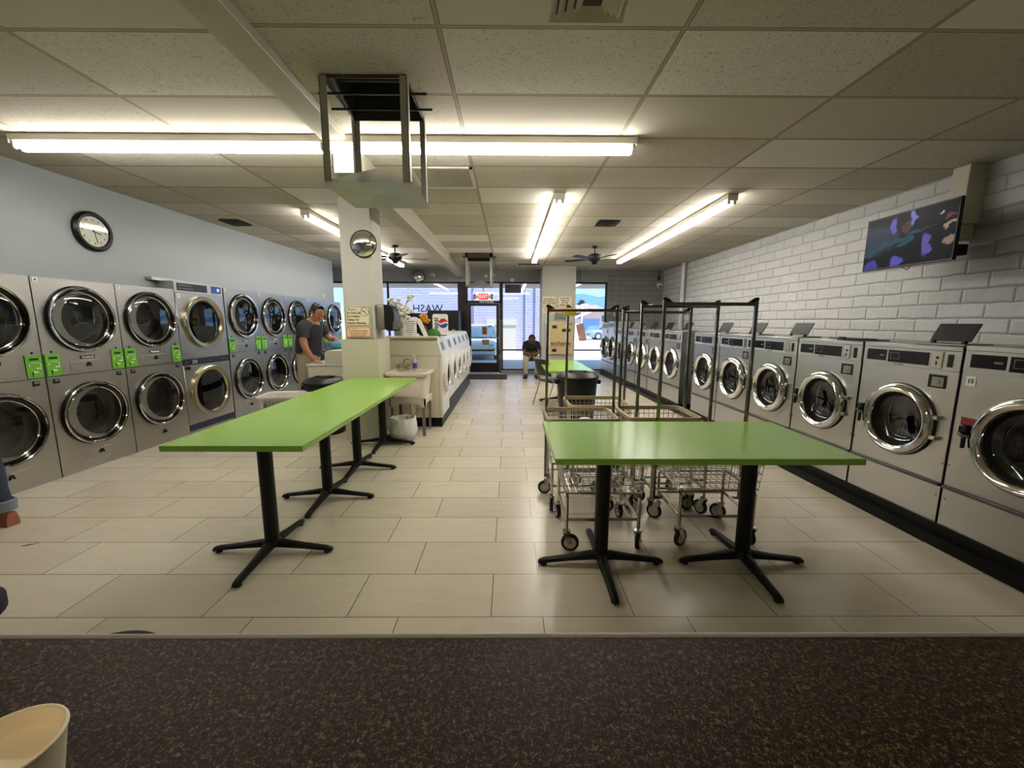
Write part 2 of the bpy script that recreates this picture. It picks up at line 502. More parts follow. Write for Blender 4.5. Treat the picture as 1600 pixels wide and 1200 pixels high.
def _screen():
    m, nt = newmat('picture_with_reflections')
    tc = N(nt, 'ShaderNodeTexCoord'); nz = noisef(nt, 9.0, 3, tc.outputs['Object'])
    sp = N(nt, 'ShaderNodeSeparateXYZ'); nt.links.new(tc.outputs['Object'], sp.inputs[0])
    sc = N(nt, 'ShaderNodeSeparateColor'); nt.links.new(nz.outputs['Color'], sc.inputs[0])
    X = mth(nt, 'ADD', sp.outputs[0], mth(nt, 'MULTIPLY', mth(nt, 'SUBTRACT', sc.outputs[0], 0.5), 0.16))
    Z = mth(nt, 'ADD', sp.outputs[2], mth(nt, 'MULTIPLY', mth(nt, 'SUBTRACT', sc.outputs[1], 0.5), 0.16))
    col = (0.004, 0.004, 0.010)
    for (u, v, rx, rz, sl, c) in ((-0.32,0.03,0.26,0.16,0,(0.035,0.055,0.085)), (-0.15,-0.02,0.42,0.022,0.22,(0.03,0.10,0.14)), (-0.36,-0.215,0.08,0.06,0,(0.08,0.07,0.45)),
                                  (-0.07,-0.20,0.085,0.05,0.1,(0.13,0.12,0.62)), (0.20,-0.10,0.045,0.10,0.3,(0.16,0.12,0.50)), (-0.14,0.15,0.04,0.085,0,(0.16,0.17,0.62)), (0.05,0.18,0.035,0.06,-0.4,(0.26,0.26,0.75)),
                                  (0.0,0.11,0.06,0.07,0,(0.09,0.05,0.045)), (0.30,0.155,0.035,0.018,0.3,(0.55,0.55,0.75)), (0.40,0.05,0.05,0.015,0.35,(0.45,0.33,0.24)), (0.40,-0.08,0.055,0.045,0.2,(0.34,0.24,0.19)), (0.39,0.11,0.05,0.02,0.3,(0.20,0.05,0.05)), (0.0,-0.04,0.09,0.03,0.3,(0.02,0.10,0.14))):  # beige blobs at the right are room reflections painted into the picture
        dx = mth(nt, 'SUBTRACT', X, u); dz = mth(nt, 'SUBTRACT', mth(nt, 'SUBTRACT', Z, v), mth(nt, 'MULTIPLY', dx, sl))
        q = mth(nt, 'ADD', mth(nt, 'POWER', mth(nt, 'ABSOLUTE', mth(nt, 'DIVIDE', dx, rx)), 2.0), mth(nt, 'POWER', mth(nt, 'ABSOLUTE', mth(nt, 'DIVIDE', dz, rz)), 2.0))
        k = mth(nt, 'MULTIPLY', mth(nt, 'SUBTRACT', 1.15, q), 1.6, clamp=True)
        col = mixc(nt, k, col, c)
    b = prin(nt, (0.003,0.003,0.004), 0.30, 0, 0.06)
    nt.links.new(col, b.inputs['Emission Color']); b.inputs['Emission Strength'].default_value = 0.24
    return m
M['screen'] = _screen()
def _concrete(name, c1, c2, rough=0.9):
    m, nt = newmat(name)
    a = noisef(nt, 0.8, 5, objco(nt)); col = mixc(nt, a.outputs[0], s2l(c1), s2l(c2))
    prin(nt, col, rough, 0, 0.2)
    return m
M['concrete'] = _concrete('pale_concrete', (196,192,190), (220,216,212))
M['asphalt'] = _concrete('sun_bleached_asphalt', (150,150,156), (190,188,192))
M['overhang'] = plain('overhang_stucco', (196,182,166), 0.8, var=0.05)
M['car_white'] = plain('car_white', (226,230,232), 0.2, coat=0.5)
M['car_silver'] = plain('car_silver', (176,186,196), 0.25, 0.4, coat=0.5)
M['car_glass'] = plain('car_glass', (60,84,104), 0.05)
M['house_pink'] = plain('pink_stucco', (222,190,184), 0.8)
M['house_white'] = plain('white_trim', (236,232,230), 0.7)
M['garage_blue'] = plain('blue_garage_door', (128,160,200), 0.7)
M['roof_tile'] = plain('roof_tile', (206,176,164), 0.8)
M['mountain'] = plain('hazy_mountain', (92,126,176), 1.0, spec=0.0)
M['palm_leaf'] = plain('palm_leaf', (84,98,72), 0.8)
M['palm_trunk'] = plain('palm_trunk', (128,114,104), 0.9)
M['beige_door'] = plain('beige_door', (206,196,180), 0.6)

CAMROT = (0.151352, 0.006783, -0.003027)
# ================================================================== SETTING
def slabx(x0, x1, y0, y1, z0, z1): return G().box(x0, x1, y0, y1, z0, z1)
KL = 0.030                                       # the dryer wall runs slightly inwards towards the street
def XL(y): return -4.27+KL*(y-3.7)               # dryer front line
def XR(y): return 2.9-0.025*(y-2.6)              # washer front line
WL = lambda y: XL(y)-0.235
struct('floor', slabx(-5.7, 4.6, -1.6, 12.0, -0.12, 0.0), M['floor'])
struct('ceiling', slabx(-1.41, -1.115, -1.6, 12.0, HC, HC+0.1).box(-0.615, 4.6, -1.6, 12.0, HC, HC+0.1).box(-1.115, -0.615, -1.6, 2.66, HC, HC+0.1).box(-1.115, -0.615, 3.19, 12.0, HC, HC+0.1), M['ceil'])
struct('roof_slab', slabx(-5.8, 4.7, -1.8, 12.0, HC+0.62, HC+0.70), M['rear_paint'])
struct('ceiling', slabx(-5.7, -1.41, -1.6, 12.0, HC, HC+0.1), M['ceil_left'])
g = G(); y0, y1 = -1.6, 10.27
g.prism([(WL(y0), y0), (WL(y1), y1), (WL(y1)-0.14, y1), (WL(y0)-0.14, y0)], 'xy', 0, HC)
struct('wall_left', g, M['wall_paint'])
struct('wall_far_left', slabx(-5.7, -5.5, -1.6, 12.0, 0, HC), M['wall_paint'])
struct('wall_right', slabx(4.36, 4.6, -1.6, 12.0, 0, HC), M['block'])
struct('wall_rear', slabx(-5.7, 4.6, -1.75, -1.6, 0, HC), M['rear_paint'])
# shop front: soffit band, block pier, curb
ZW = 2.60
struct('wall_back_soffit', slabx(-5.7, 2.80, YB-0.02, YB+0.13, ZW, HC), M['grey_paint'])
struct('wall_back', slabx(2.78, 4.6, YB-0.02, YB+0.15, 0, HC), M['block_grey'])
struct('trim_1', slabx(-0.22, 2.78, YB-0.04, YB+0.13, 0, 0.085), M['grey_paint'])
struct('trim_2', slabx(-5.7, -1.24, YB-0.04, YB+0.13, 0, 0.085), M['grey_paint'])
# ceiling beam and columns
struct('beam', G().box(-1.455, -1.268, -1.6, 3.40, 2.868, HC, 0.003).box(-1.455, -1.268, 3.62, 11.85, 2.70, HC, 0.004), M['beam_paint'])
cr = thing('column', None, None); cr['kind'] = 'structure'
struct('column_shaft', G().box(-2.01, -1.64, 5.05, 5.44, 0, HC, 0.006), M['col_paint'], cr)
gg = G().box(-2.055, -1.595, 5.015, 5.47, 0, 1.27, 0.004)
for px in (-2.02, -1.67):
    for pz in (0.12, 1.16): gg.cyl((px, 5.016, pz), (px, 5.010, pz), 0.008, n=8)
struct('column_cover', gg, M['cream_paint'], cr)
struct('column', G().box(0.86, 1.75, 11.02, YB-0.05, 0, HC, 0.006), M['col_paint'])

# windows: dark bronze frames with glass
def window(name, x0, x1, z0, z1, rails=(), mull=()):
    t = thing(name, None, None); t['kind'] = 'structure'
    g = G(); w = 0.05
    g.box(x0, x1, YB, YB+0.06, z1-w, z1); g.box(x0, x1, YB, YB+0.06, z0, z0+w*0.7)
    g.box(x0, x0+w, YB, YB+0.06, z0, z1); g.box(x1-w, x1, YB, YB+0.06, z0, z1)
    for r in rails: g.box(x0, x1, YB+0.005, YB+0.055, r-0.018, r+0.018)
    for q in mull: g.box(q-0.025, q+0.025, YB, YB+0.06, z0, z1)
    g.make('window_frame', M['frame_dark'], t)
    G().box(x0+w, x1-w, YB+0.027, YB+0.031, z0+w*0.7, z1-w).make('pane', M['pane'], t)
    return t
window('window_1', -5.5, -1.42, 0.085, ZW, rails=(0.675,), mull=(-3.45,))
window('window_2', -0.235, 0.95, 0.085, ZW, rails=(0.675,))
window('window_3', 1.70, 2.78, 0.085, ZW, rails=(0.675,))
# broad dark post left of the door
struct('trim_3', slabx(-1.42, -1.235, YB-0.02, YB+0.10, 0, ZW), M['frame_dark'])
# glazed entrance door with transom
d = thing('door_1', None, None); d['kind'] = 'structure'
g = G(); 
g.box(-1.235, -1.19, YB-0.01, YB+0.09, 0, ZW); g.box(-0.285, -0.235, YB-0.01, YB+0.09, 0, ZW)
g.box(-1.235, -0.235, YB-0.01, YB+0.09, 2.0, 2.075); g.box(-1.235, -0.235, YB-0.01, YB+0.09, ZW-0.04, ZW)
g.make('door_frame', M['frame_dark'], d)
g = G(); g.box(-1.185, -1.10, YB+0.01, YB+0.06, 0.02, 1.995); g.box(-0.375, -0.29, YB+0.01, YB+0.06, 0.02, 1.995)
g.box(-1.10, -0.375, YB+0.01, YB+0.06, 0.02, 0.30); g.box(-1.10, -0.375, YB+0.01, YB+0.06, 1.93, 1.995)
leaf = g.make('door_leaf', M['frame_dark'], d)
G().box(-1.10, -0.375, YB+0.033, YB+0.037, 0.30, 1.93).make('pane', M['pane'], d)
G().box(-1.19, -0.285, YB+0.033, YB+0.037, 2.075, ZW-0.04).make('transom_pane', M['pane'], d)
g = G(); g.tube([(-1.17, YB-0.05, 1.02), (-0.31, YB-0.05, 1.02)], 0.019, 10)
g.cyl((-1.13, YB-0.05, 1.02), (-1.13, YB+0.01, 1.02), 0.016); g.cyl((-0.35, YB-0.05, 1.02), (-0.35, YB+0.01, 1.02), 0.016)
g.make('push_bar', M['chrome_dull'], d)
g = G(); g.box(-0.85, -0.45, YB-0.04, YB+0.0, 2.01, 2.06, 0.004); g.tube([(-0.6, YB-0.03, 2.03), (-0.72, YB-0.12, 2.02), (-0.9, YB-0.03, 2.005)], 0.008)
g.make('door_closer', M['chrome_dull'], d)
G().box(-0.245, -0.225, YB-0.025, YB-0.01, 0.05, 1.55).make('weather_strip', M['chrome_dull'], d)
# things taped on the door glass
for (n, x0, x1, z0, z1, mm, lb) in (('paper_notice', -0.80, -0.63, 1.10, 1.36, 'wood_brown', 'brown paper notice taped to the entrance door above the push bar'),
                                    ('paper_notice', -0.80, -0.57, 0.80, 0.98, 'ink_grey', 'grey paper notice taped to the entrance door below the push bar')):
    t = thing(n, lb, 'notice')
    G().box(x0, x1, YB+0.018, YB+0.022, z0, z1).make('sheet', M['paper'], t)
    G().box(x0+0.02, x1-0.02, YB+0.014, YB+0.018, z0+0.02, z1-0.02).make('printed_field', M[mm], t)
# mirrored window lettering that reads from the street
tx = text('window_lettering', 'WASH', 0.30, M['ink'], None, (-2.34, YB+0.034, 1.84), (PI/2, 0, PI), 0.001, 0, 0.002)
tag(tx, 'black WASH lettering on the left shop window, seen reversed from inside', 'lettering')
# conduit, sensors on the soffit
def small(name, g, m, label, cat, group=None, **k):
    return tag(g.make(name, m, **k), label, cat, group)
small('conduit', G().tube([(2.05, YB-0.05, HC), (2.05, YB-0.05, 2.72)], 0.012), M['pipe'], 'thin painted conduit on the soffit right of the white column', 'conduit')
small('junction_box', G().box(2.0, 2.10, YB-0.09, YB-0.02, 2.62, 2.72, 0.005), M['grey_paint'], 'small grey junction box at the foot of the soffit conduit', 'box')
small('junction_box', G().box(-0.70, -0.62, YB-0.07, YB-0.02, 2.72, 2.79, 0.005), M['white_plastic'], 'small white box on the soffit above the entrance door', 'box')
small('junction_box', G().box(0.02, 0.13, YB-0.08, YB-0.02, 2.60, 2.69, 0.005), M['white_plastic'], 'small white box low on the soffit right of the door', 'box')
small('conduit', G().tube([(3.02, YB-0.05, HC), (3.02, YB-0.05, 1.75)], 0.012), M['grey_paint'], 'thin grey conduit down the grey block pier right of the window', 'conduit')
small('junction_box', G().box(2.97, 3.07, YB-0.09, YB-0.02, 1.63, 1.78, 0.005), M['pipe'], 'small pale box on the grey block pier beside the window', 'box')
small('drain_pipe', G().tube([(4.27, 10.3, HC), (4.27, 10.3, 0.9)], 0.05, 14), M['pipe'], 'white vertical pipe on the right block wall near the far corner', 'pipe')
def camera_dome(loc, lab, s=1.0):
    t = thing('security_camera', lab, 'camera', loc)
    G().lathe([(0.0, 0), (0.05*s, 0), (0.055*s, -0.03*s), (0.0, -0.03*s)], 18, (0, -0.06*s, 0)).make('mount', M['white_plastic'], t)
    G().ell((0, -0.06*s, -0.035*s), 0.05*s, 0.05*s, 0.045*s).make('housing', M['white_plastic'], t)
    G().ell((0, -0.09*s, -0.05*s), 0.022*s, 0.022*s, 0.022*s).make('eye', M['black_plastic'], t)
    G().box(-0.02*s, 0.02*s, -0.06*s, 0.0, -0.012*s, 0.012*s).make('arm', M['white_plastic'], t)
camera_dome((4.22, YB-0.02, 2.56), 'white camera bulb on the grey block pier in the far right corner', 1.6)
camera_dome((-2.15, YB-0.02, 2.80), 'small white camera on the soffit right of the round soffit mirror', 1.2)
camera_dome((-0.45, YB-0.02, 2.80), 'tiny camera on the soffit above the right edge of the entrance door', 0.7)
cn = small('conduit', G().tube([(4.22, YB-0.05, HC), (4.22, YB-0.05, 2.66)], 0.012).box(4.19, 4.25, YB-0.08, YB-0.02, 2.66, 2.75, 0.004), M['black_plastic'], 'short black cable box above the corner camera', 'cable')
small('switch_plate', G().lathe([(0, 0.006), (0.05, 0.006), (0.056, 0)], 20, (0,0,0), 'x').box(0.004, 0.02, -0.02, 0.02, -0.03, 0.03, 0.004), M['white_plastic'], 'small white round plate on the left wall above the last dryers', 'plate', loc=(WL(9.75)+0.002, 9.75, 2.07))
G_mat = small('door_mat', G().box(-1.17, -0.06, 10.52, 11.52, 0.0, 0.006, 0.002), M['mat_rubber'], 'dark grey rubber doormat before the entrance door', 'mat')

# ================================================================== CEILING FITTINGS
def fixture(label, loc, rotz, n, L=2.44, tm='tube'):
    # strip light along local x, starting at 0, n units of L; local z=0 at the ceiling
    t = thing('fluorescent_light', label, 'light', loc, rotz, 'ceiling strip lights')
    G().box(0, L*n, -0.055, 0.055, -0.055, 0.0, 0.004).make('channel', M['fix_white'], t)
    for k in range(n):
        a, b = L*k+0.02, L*(k+1)-0.02
        for e in (a, b):
            s = 1 if e == a else -1
            g = G()
            for y in (-0.032, 0.032):
                g.box(e-0.012, e+0.012, y-0.016, y+0.016, -0.112, -0.05, 0.006)
            g.box(e-0.010, e+0.010, -0.03, 0.03, -0.075, -0.05); g.make('lamp_holder', M['fix_white'], t)
        for y in (-0.032, 0.032):
            G().cyl((a+0.012, y, -0.092), (b-0.012, y, -0.092), 0.017, n=10).make('tube', M[tm], t)
    for e in (0, L*n):
        G().box(e-0.006, e+0.006, -0.058, 0.058, -0.075, 0.0, 0.003).make('end_cap', M['fix_white'], t)
    return t
fixture('long strip light across the ceiling left of the beam, over the dryers', (-3.895, 3.50, HC), 0, 1)
fixture('long strip light across the ceiling right of the beam, behind the near hood', (-1.445, 3.50, HC-0.001), 0, 1)
fixture('double strip light running away in line with the white far column', (0.565, 4.86, HC-0.003), PI/2, 2)
fixture('double strip light running away nearest the right block wall', (2.52, 4.86, HC-0.003), PI/2, 2)
fixture('strip light running away behind the near column on the left', (-2.66, 5.6, HC-0.003), PI/2, 2)

def flue(label, x0, x1, y0, y1, zp, zr, s=1.0, shaft=False):
    cx, cy = (x0+x1)/2, (y0+y1)/2
    t = thing('exhaust_hood', label, 'hood', (cx, cy, zp))
    hx, hy = (x1-x0)/2, (y1-y0)/2; h = HC-zp
    # throat: dark duct opening hung a little below the ceiling
    g = G(); d = 0.10
    if shaft: d = 0.02; hx -= 0.012; hy -= 0.012
    for (a, b, c, e) in ((-hx, hx, -hy, -hy+0.006), (-hx, hx, hy-0.006, hy), (-hx, -hx+0.006, -hy, hy), (hx-0.006, hx, -hy, hy)):
        g.box(a, b, c, e, h-d, h+(0.5 if shaft else 0))
    g.box(-hx, hx, -hy, hy, h-0.012+(0.5 if shaft else 0), h-0.004+(0.5 if shaft else 0))
    if shaft: g.box(-hx, hx, -0.012, 0.012, h+0.10, h+0.16)
    g.make('throat', M['galv_dark'], t)
    if shaft: hx += 0.012; hy += 0.012
    g = G()
    for yy in (-hy*0.35, hy*0.35): g.tube([(-hx-0.08, yy, h-(0.02 if shaft else 0.055)), (hx+0.08, yy, h-(0.02 if shaft else 0.055))], 0.008)
    g.make('hanger_rod', M['black_metal'], t)
    for sx in (-1, 1):
        for sy in (-1, 1):
            g = G(); x, y = sx*hx, sy*hy
            g.box(x, x-sx*0.045, y, y-sy*0.004, 0, h-0.01); g.box(x, x-sx*0.004, y, y-sy*0.045, 0, h-0.01)
            g.make('post', M['galv'], t)
    g = G(); ex, ey = hx+0.02, hy+0.015; zt = zr-zp
    a, b, c, e, top = (-ex,-ey,0), (ex,-ey,0), (ex,ey,0), (-ex,ey,0), (0,0,zt)
    g.quad(a,b,top); g.quad(b,c,top); g.quad(c,e,top); g.quad(e,a,top)
    g.make('pyramid_cap', M['galv'], t, ang=5)
    # creased underside
    g = G(); m = (0,0,0.012)
    g.quad(a,b,m); g.quad(b,c,m); g.quad(c,e,m); g.quad(e,a,m)
    g.make('cap_underside', M['galv'], t, ang=2)
flue('large galvanised open hood hanging from the near ceiling beside the beam', -1.125, -0.605, 2.65, 3.20, 2.32, 2.505, 1.0, True)
flue('small galvanised open hood hanging near the entrance door', -0.935, -0.37, 8.97, 9.5, 2.245, 2.39)

def louvre(name, label, x, y, sx, sy, rings, mm, core):
    t = thing(name, label, 'vent', (x, y, HC))
    g = G()
    for k in range(rings):
        f = 1-k*0.8/rings; zz = -0.004-0.012*k
        ax, ay = sx/2*f, sy/2*f; bx, by = ax-0.03, ay-0.03
        o = [(-ax,-ay,zz-0.014), (ax,-ay,zz-0.014), (ax,ay,zz-0.014), (-ax,ay,zz-0.014)]
        i = [(-bx,-by,zz), (bx,-by,zz), (bx,by,zz), (-bx,by,zz)]
        for q in range(4):
            r = (q+1) % 4
            g.quad(o[q], o[r], i[r], i[q])
    g.make('louvres', mm, t, fix=False)
    G().box(-sx/2+0.01, sx/2-0.01, -sy/2+0.01, sy/2-0.01, -0.004, -0.001).make('duct_opening', core, t)
    return t
louvre('ceiling_vent', 'beige stepped square diffuser cut by the top edge of the photo', 0.365, 2.02, 0.36, 0.36, 4, M['beam_paint'], M['galv_dark'])
louvre('ceiling_vent', 'dark square vent in the ceiling right of the middle strip light', 1.43, 6.26, 0.32, 0.34, 3, M['galv_dark'], M['ink'])
louvre('ceiling_vent', 'dark square vent in the ceiling along the left wall', -4.03, 6.33, 0.30, 0.36, 3, M['galv_dark'], M['ink'])
louvre('ceiling_vent', 'white square diffuser in the ceiling before the white far column', 0.50, 10.7, 0.6, 0.3, 3, M['fix_white'], M['galv_dark'])
louvre('ceiling_vent', 'dark square vent in the far left ceiling behind the near column', -3.1, 9.5, 0.35, 0.35, 3, M['galv_dark'], M['ink'])
t = thing('return_grille', 'white slotted return grille in the ceiling behind the near hood', 'vent', (-0.655, 4.41, HC))
g = G(); a = 0.30
for (p, q, r, s) in ((-a,a,-a,-a+0.03), (-a,a,a-0.03,a), (-a,-a+0.03,-a,a), (a-0.03,a,-a,a)): g.box(p,q,r,s,-0.014,0)
g.make('grille_frame', M['fix_white'], t)
g = G()
for k in range(34):
    x = -a+0.035+k*(2*a-0.07)/33; g.box(x-0.004, x+0.004, -a+0.03, a-0.03, -0.012, -0.002)
g.make('slats', M['fix_white'], t)
G().box(-a+0.03, a-0.03, -a+0.03, a-0.03, -0.0018, -0.0008).make('duct_opening', M['ink'], t)

def fan(label, x, y, ph, light):
    t = thing('ceiling_fan', label, 'fan', (x, y, HC), 0, 'black ceiling fans')
    G().lathe([(0, 0), (0.07, 0), (0.062, -0.03), (0.02, -0.045), (0, -0.045)], 20).make('canopy', M['black_metal'], t)
    G().cyl((0,0,-0.04), (0,0,-0.15), 0.012).make('downrod', M['black_metal'], t)
    G().lathe([(0, -0.13), (0.06, -0.14), (0.12, -0.165), (0.13, -0.22), (0.12, -0.26), (0.07, -0.28), (0.05, -0.32), (0.04, -0.34), (0, -0.345)], 24).make('motor', M['black_metal'], t)
    for k in range(5):
        an = ph+k*2*PI/5
        g = G(); g.box(0.10, 0.22, -0.018, 0.018, -0.246, -0.238)
        pts = [(0.20,-0.045), (0.30,-0.062), (0.58,-0.068), (0.61,-0.05), (0.61,0.05), (0.58,0.068), (0.30,0.062), (0.20,0.045)]
        g.prism(pts, 'xy', -0.243, -0.236)
        g.xf(Matrix.Rotation(an, 4, 'Z') @ Matrix.Translation((0,0,-0.24)) @ Matrix.Rotation(math.radians(9), 4, 'X') @ Matrix.Translation((0,0,0.24)))
        g.make('blade', M['black_metal'], t)
fan('black ceiling fan seen right of the near column', -2.20, 8.15, 0.25, True)
fan('black ceiling fan before the far right strip light', 1.64, 8.15, 0.10, False)

# hanging black sign and exit sign
t = thing('hanging_sign', 'plain black panel hung in the window right of the entrance door', 'sign', (0.10, YB-0.16, 2.40))
G().box(-0.225, 0.225, -0.015, 0.015, -0.115, 0.115, 0.004).make('panel', M['black_plastic'], t)
for (x, x2) in ((-0.2, -0.62), (0.2, 0.2)):
    G().tube([(x, 0, 0.11), (x2, -0.2 if x < 0 else 0, HC-2.40)], 0.003, 6).make('hanging_wire', M['black_plastic'], t)
t = thing('exit_sign', 'white exit sign with red letters field and two lamp heads over the door', 'sign', (-0.735, YB-0.05, 2.20))
G().box(-0.27, 0.27, -0.02, 0.02, -0.115, 0.11, 0.006).make('housing', M['exit_white'], t)
G().box(-0.135, 0.135, -0.024, -0.02, -0.10, 0.065).make('face', M['exit_red'], t)
text('lettering', 'EXIT', 0.135, M['exit_white'], t, (0, -0.0255, -0.018), bold=0.003, width=0.86)
for x in (-0.19, 0.19):
    g = G(); g.lathe([(0, -0.09), (0.045, -0.085), (0.05, -0.03), (0.03, -0.018)], 18, (x, 0, -0.02), 'y'); g.make('lamp_head', M['white_plastic'] if x < 0 else M['cap_white'], t)
for x in (-0.24, 0.245):
    G().box(x-0.03, x+0.02, -0.023, -0.02, -0.09, 0.06).make('side_field', M['red'] if x < 0 else M['display'], t)
G().box(-0.02, 0.02, 0.0, 0.02, 0.11, 0.36).make('stem', M['white_plastic'], t)
# convex mirrors
def dome_mirror(label, loc, r):
    t = thing('convex_mirror', label, 'mirror', loc)
    prof = [(r*math.sin(a)*1.0, -0.35*r*(math.cos(a)-0.0)) for a in [i*PI/2/8 for i in range(9)]]
    G().lathe([(p, q-0.02) for p, q in prof], 32, (0,0,0), 'y').make('mirror_dome', M['mirror'], t, fix=True)
    G().torus((0,-0.02,0), r, 0.009, 'y', 32, 8).make('rim', M['black_plastic'], t)
    G().box(-0.03, 0.03, -0.02, 0.0, -0.03, 0.03).cyl((0,-0.015,0),(0,0.0,0), r*0.5).make('bracket', M['black_plastic'], t)
fixture('added unseen strip light above the counter that brightens the cup', (-1.9, -0.85, HC-0.002), 0, 1, 2.44, 'tube_added')  # unseen lamp added to brighten the cup and counter
dome_mirror('round convex mirror on the near column under the hood', (-1.725, 5.05, 2.39), 0.150)
dome_mirror('round convex mirror on the grey soffit above the left shop window', (-2.55, YB-0.02, 2.735), 0.165)
# clock
t = thing('wall_clock', 'round wall clock with thick black rim on the left wall', 'clock', (WL(4.60)+0.002, 4.60, 2.425), PI/2-KL)
R0 = 0.205
G().lathe([(0.0, 0.0), (R0, 0.0), (R0, -0.03), (R0-0.02, -0.05), (R0-0.045, -0.045), (R0-0.052, -0.03)], 40, (0,0,0), 'y').make('rim', M['black_plastic'], t)
G().disc((0,-0.026,0), R0-0.05, 'y', 40).make('dial', M['dial'], t)
for k in range(12):
    a = PI/2-k*PI/6
    text('numeral', str(12 if k == 0 else k), 0.034, M['ink'], t, (0.122*math.cos(a), -0.027, 0.122*math.sin(a)))
def hand(nm, an, L, w):
    g = G(); g.box(-w/2, w/2, -0.031, -0.029, -0.02, L); g.xf(Matrix.Rotation(an, 4, 'Y')); g.make(nm, M['ink'], t)
hand('hour_hand', math.radians(104), 0.075, 0.010); hand('minute_hand', math.radians(168), 0.115, 0.007)
G().disc((0,-0.036,0), R0-0.046, 'y', 40).make('cover_glass', M['lens'], t)
# television on its pole mount
t = thing('television', 'flat television showing a dark blue picture on the right wall', 'television', (3.80, 4.06, 2.285), -PI/2)
W2, H2 = 0.455, 0.262
G().box(-W2, W2, 0, 0.035, -H2, H2, 0.004).box(-0.25, 0.25, 0.03, 0.07, -0.18, 0.12, 0.01).make('housing', M['black_plastic'], t)
G().box(-W2+0.012, W2-0.012, -0.002, 0.001, -H2+0.018, H2-0.012).make('screen', M['screen'], t)
G().tube([(0.05, 0.03, -H2), (0.02, 0.035, -H2-0.03), (-0.03, 0.03, -H2)], 0.004, 6).make('cable', M['black_plastic'], t)
t = thing('television_mount', 'beige boxed pole on the right wall that carries the television', 'mount', (4.25, 4.02, 0))
G().box(-0.06, 0.108, -0.08, 0.08, 2.40, HC, 0.008).box(-0.03, 0.09, -0.06, 0.06, 2.26, 2.40, 0.01).make('pole_cover', M['cream_paint'], t)
G().box(-0.375, -0.05, 0.0, 0.05, 2.24, 2.29, 0.004).box(-0.378, -0.36, -0.15, 0.15, 2.13, 2.42).make('bracket_arm', M['black_metal'], t)
G().box(-0.06, 0.06, -0.06, 0.06, 2.12, 2.22, 0.006).make('socket_box', M['black_plastic'], t)
# ================================================================== DRYERS
def ring_door(parent, c, R, rr, name='door', hinge=-1):
    # chrome porthole door, ring in the xz plane, front towards -y
    cx, cz = c
    g = G()
    g.lathe([(R-0.002, -0.030), (R, -0.036), (R-0.008, -0.043), (R-0.018, -0.042), (R-0.024, -0.034)], 48, (cx, 0, cz), 'y')
    d = g.make(name, M['chrome'], parent)
    G().lathe([(R+0.006, 0.0), (R+0.004, -0.022), (R-0.002, -0.030)], 48, (cx, 0, cz), 'y').make('shaded_outer_rim', M['black_plastic'], d)  # side of the chrome ring painted black for its shadow and dark reflection
    G().lathe([(R-0.024, -0.034), (R-0.030, -0.018), (R-0.044, -0.006), (R-0.052, -0.008)], 48, (cx, 0, cz), 'y').make('inner_rim', M['black_chrome'], d)
    G().lathe([(R-0.052, -0.008), (R-0.056, -0.012), (R-0.062, -0.006), (R-0.062, 0.01)], 48, (cx, 0, cz), 'y').make('glass_rim', M['chrome'], d)
    G().lathe([(0.0, -0.016), (R-0.12, -0.012), (R-0.061, -0.003)], 40, (cx, 0, cz), 'y').make('door_glass', M['door_glass'], d)
    return d
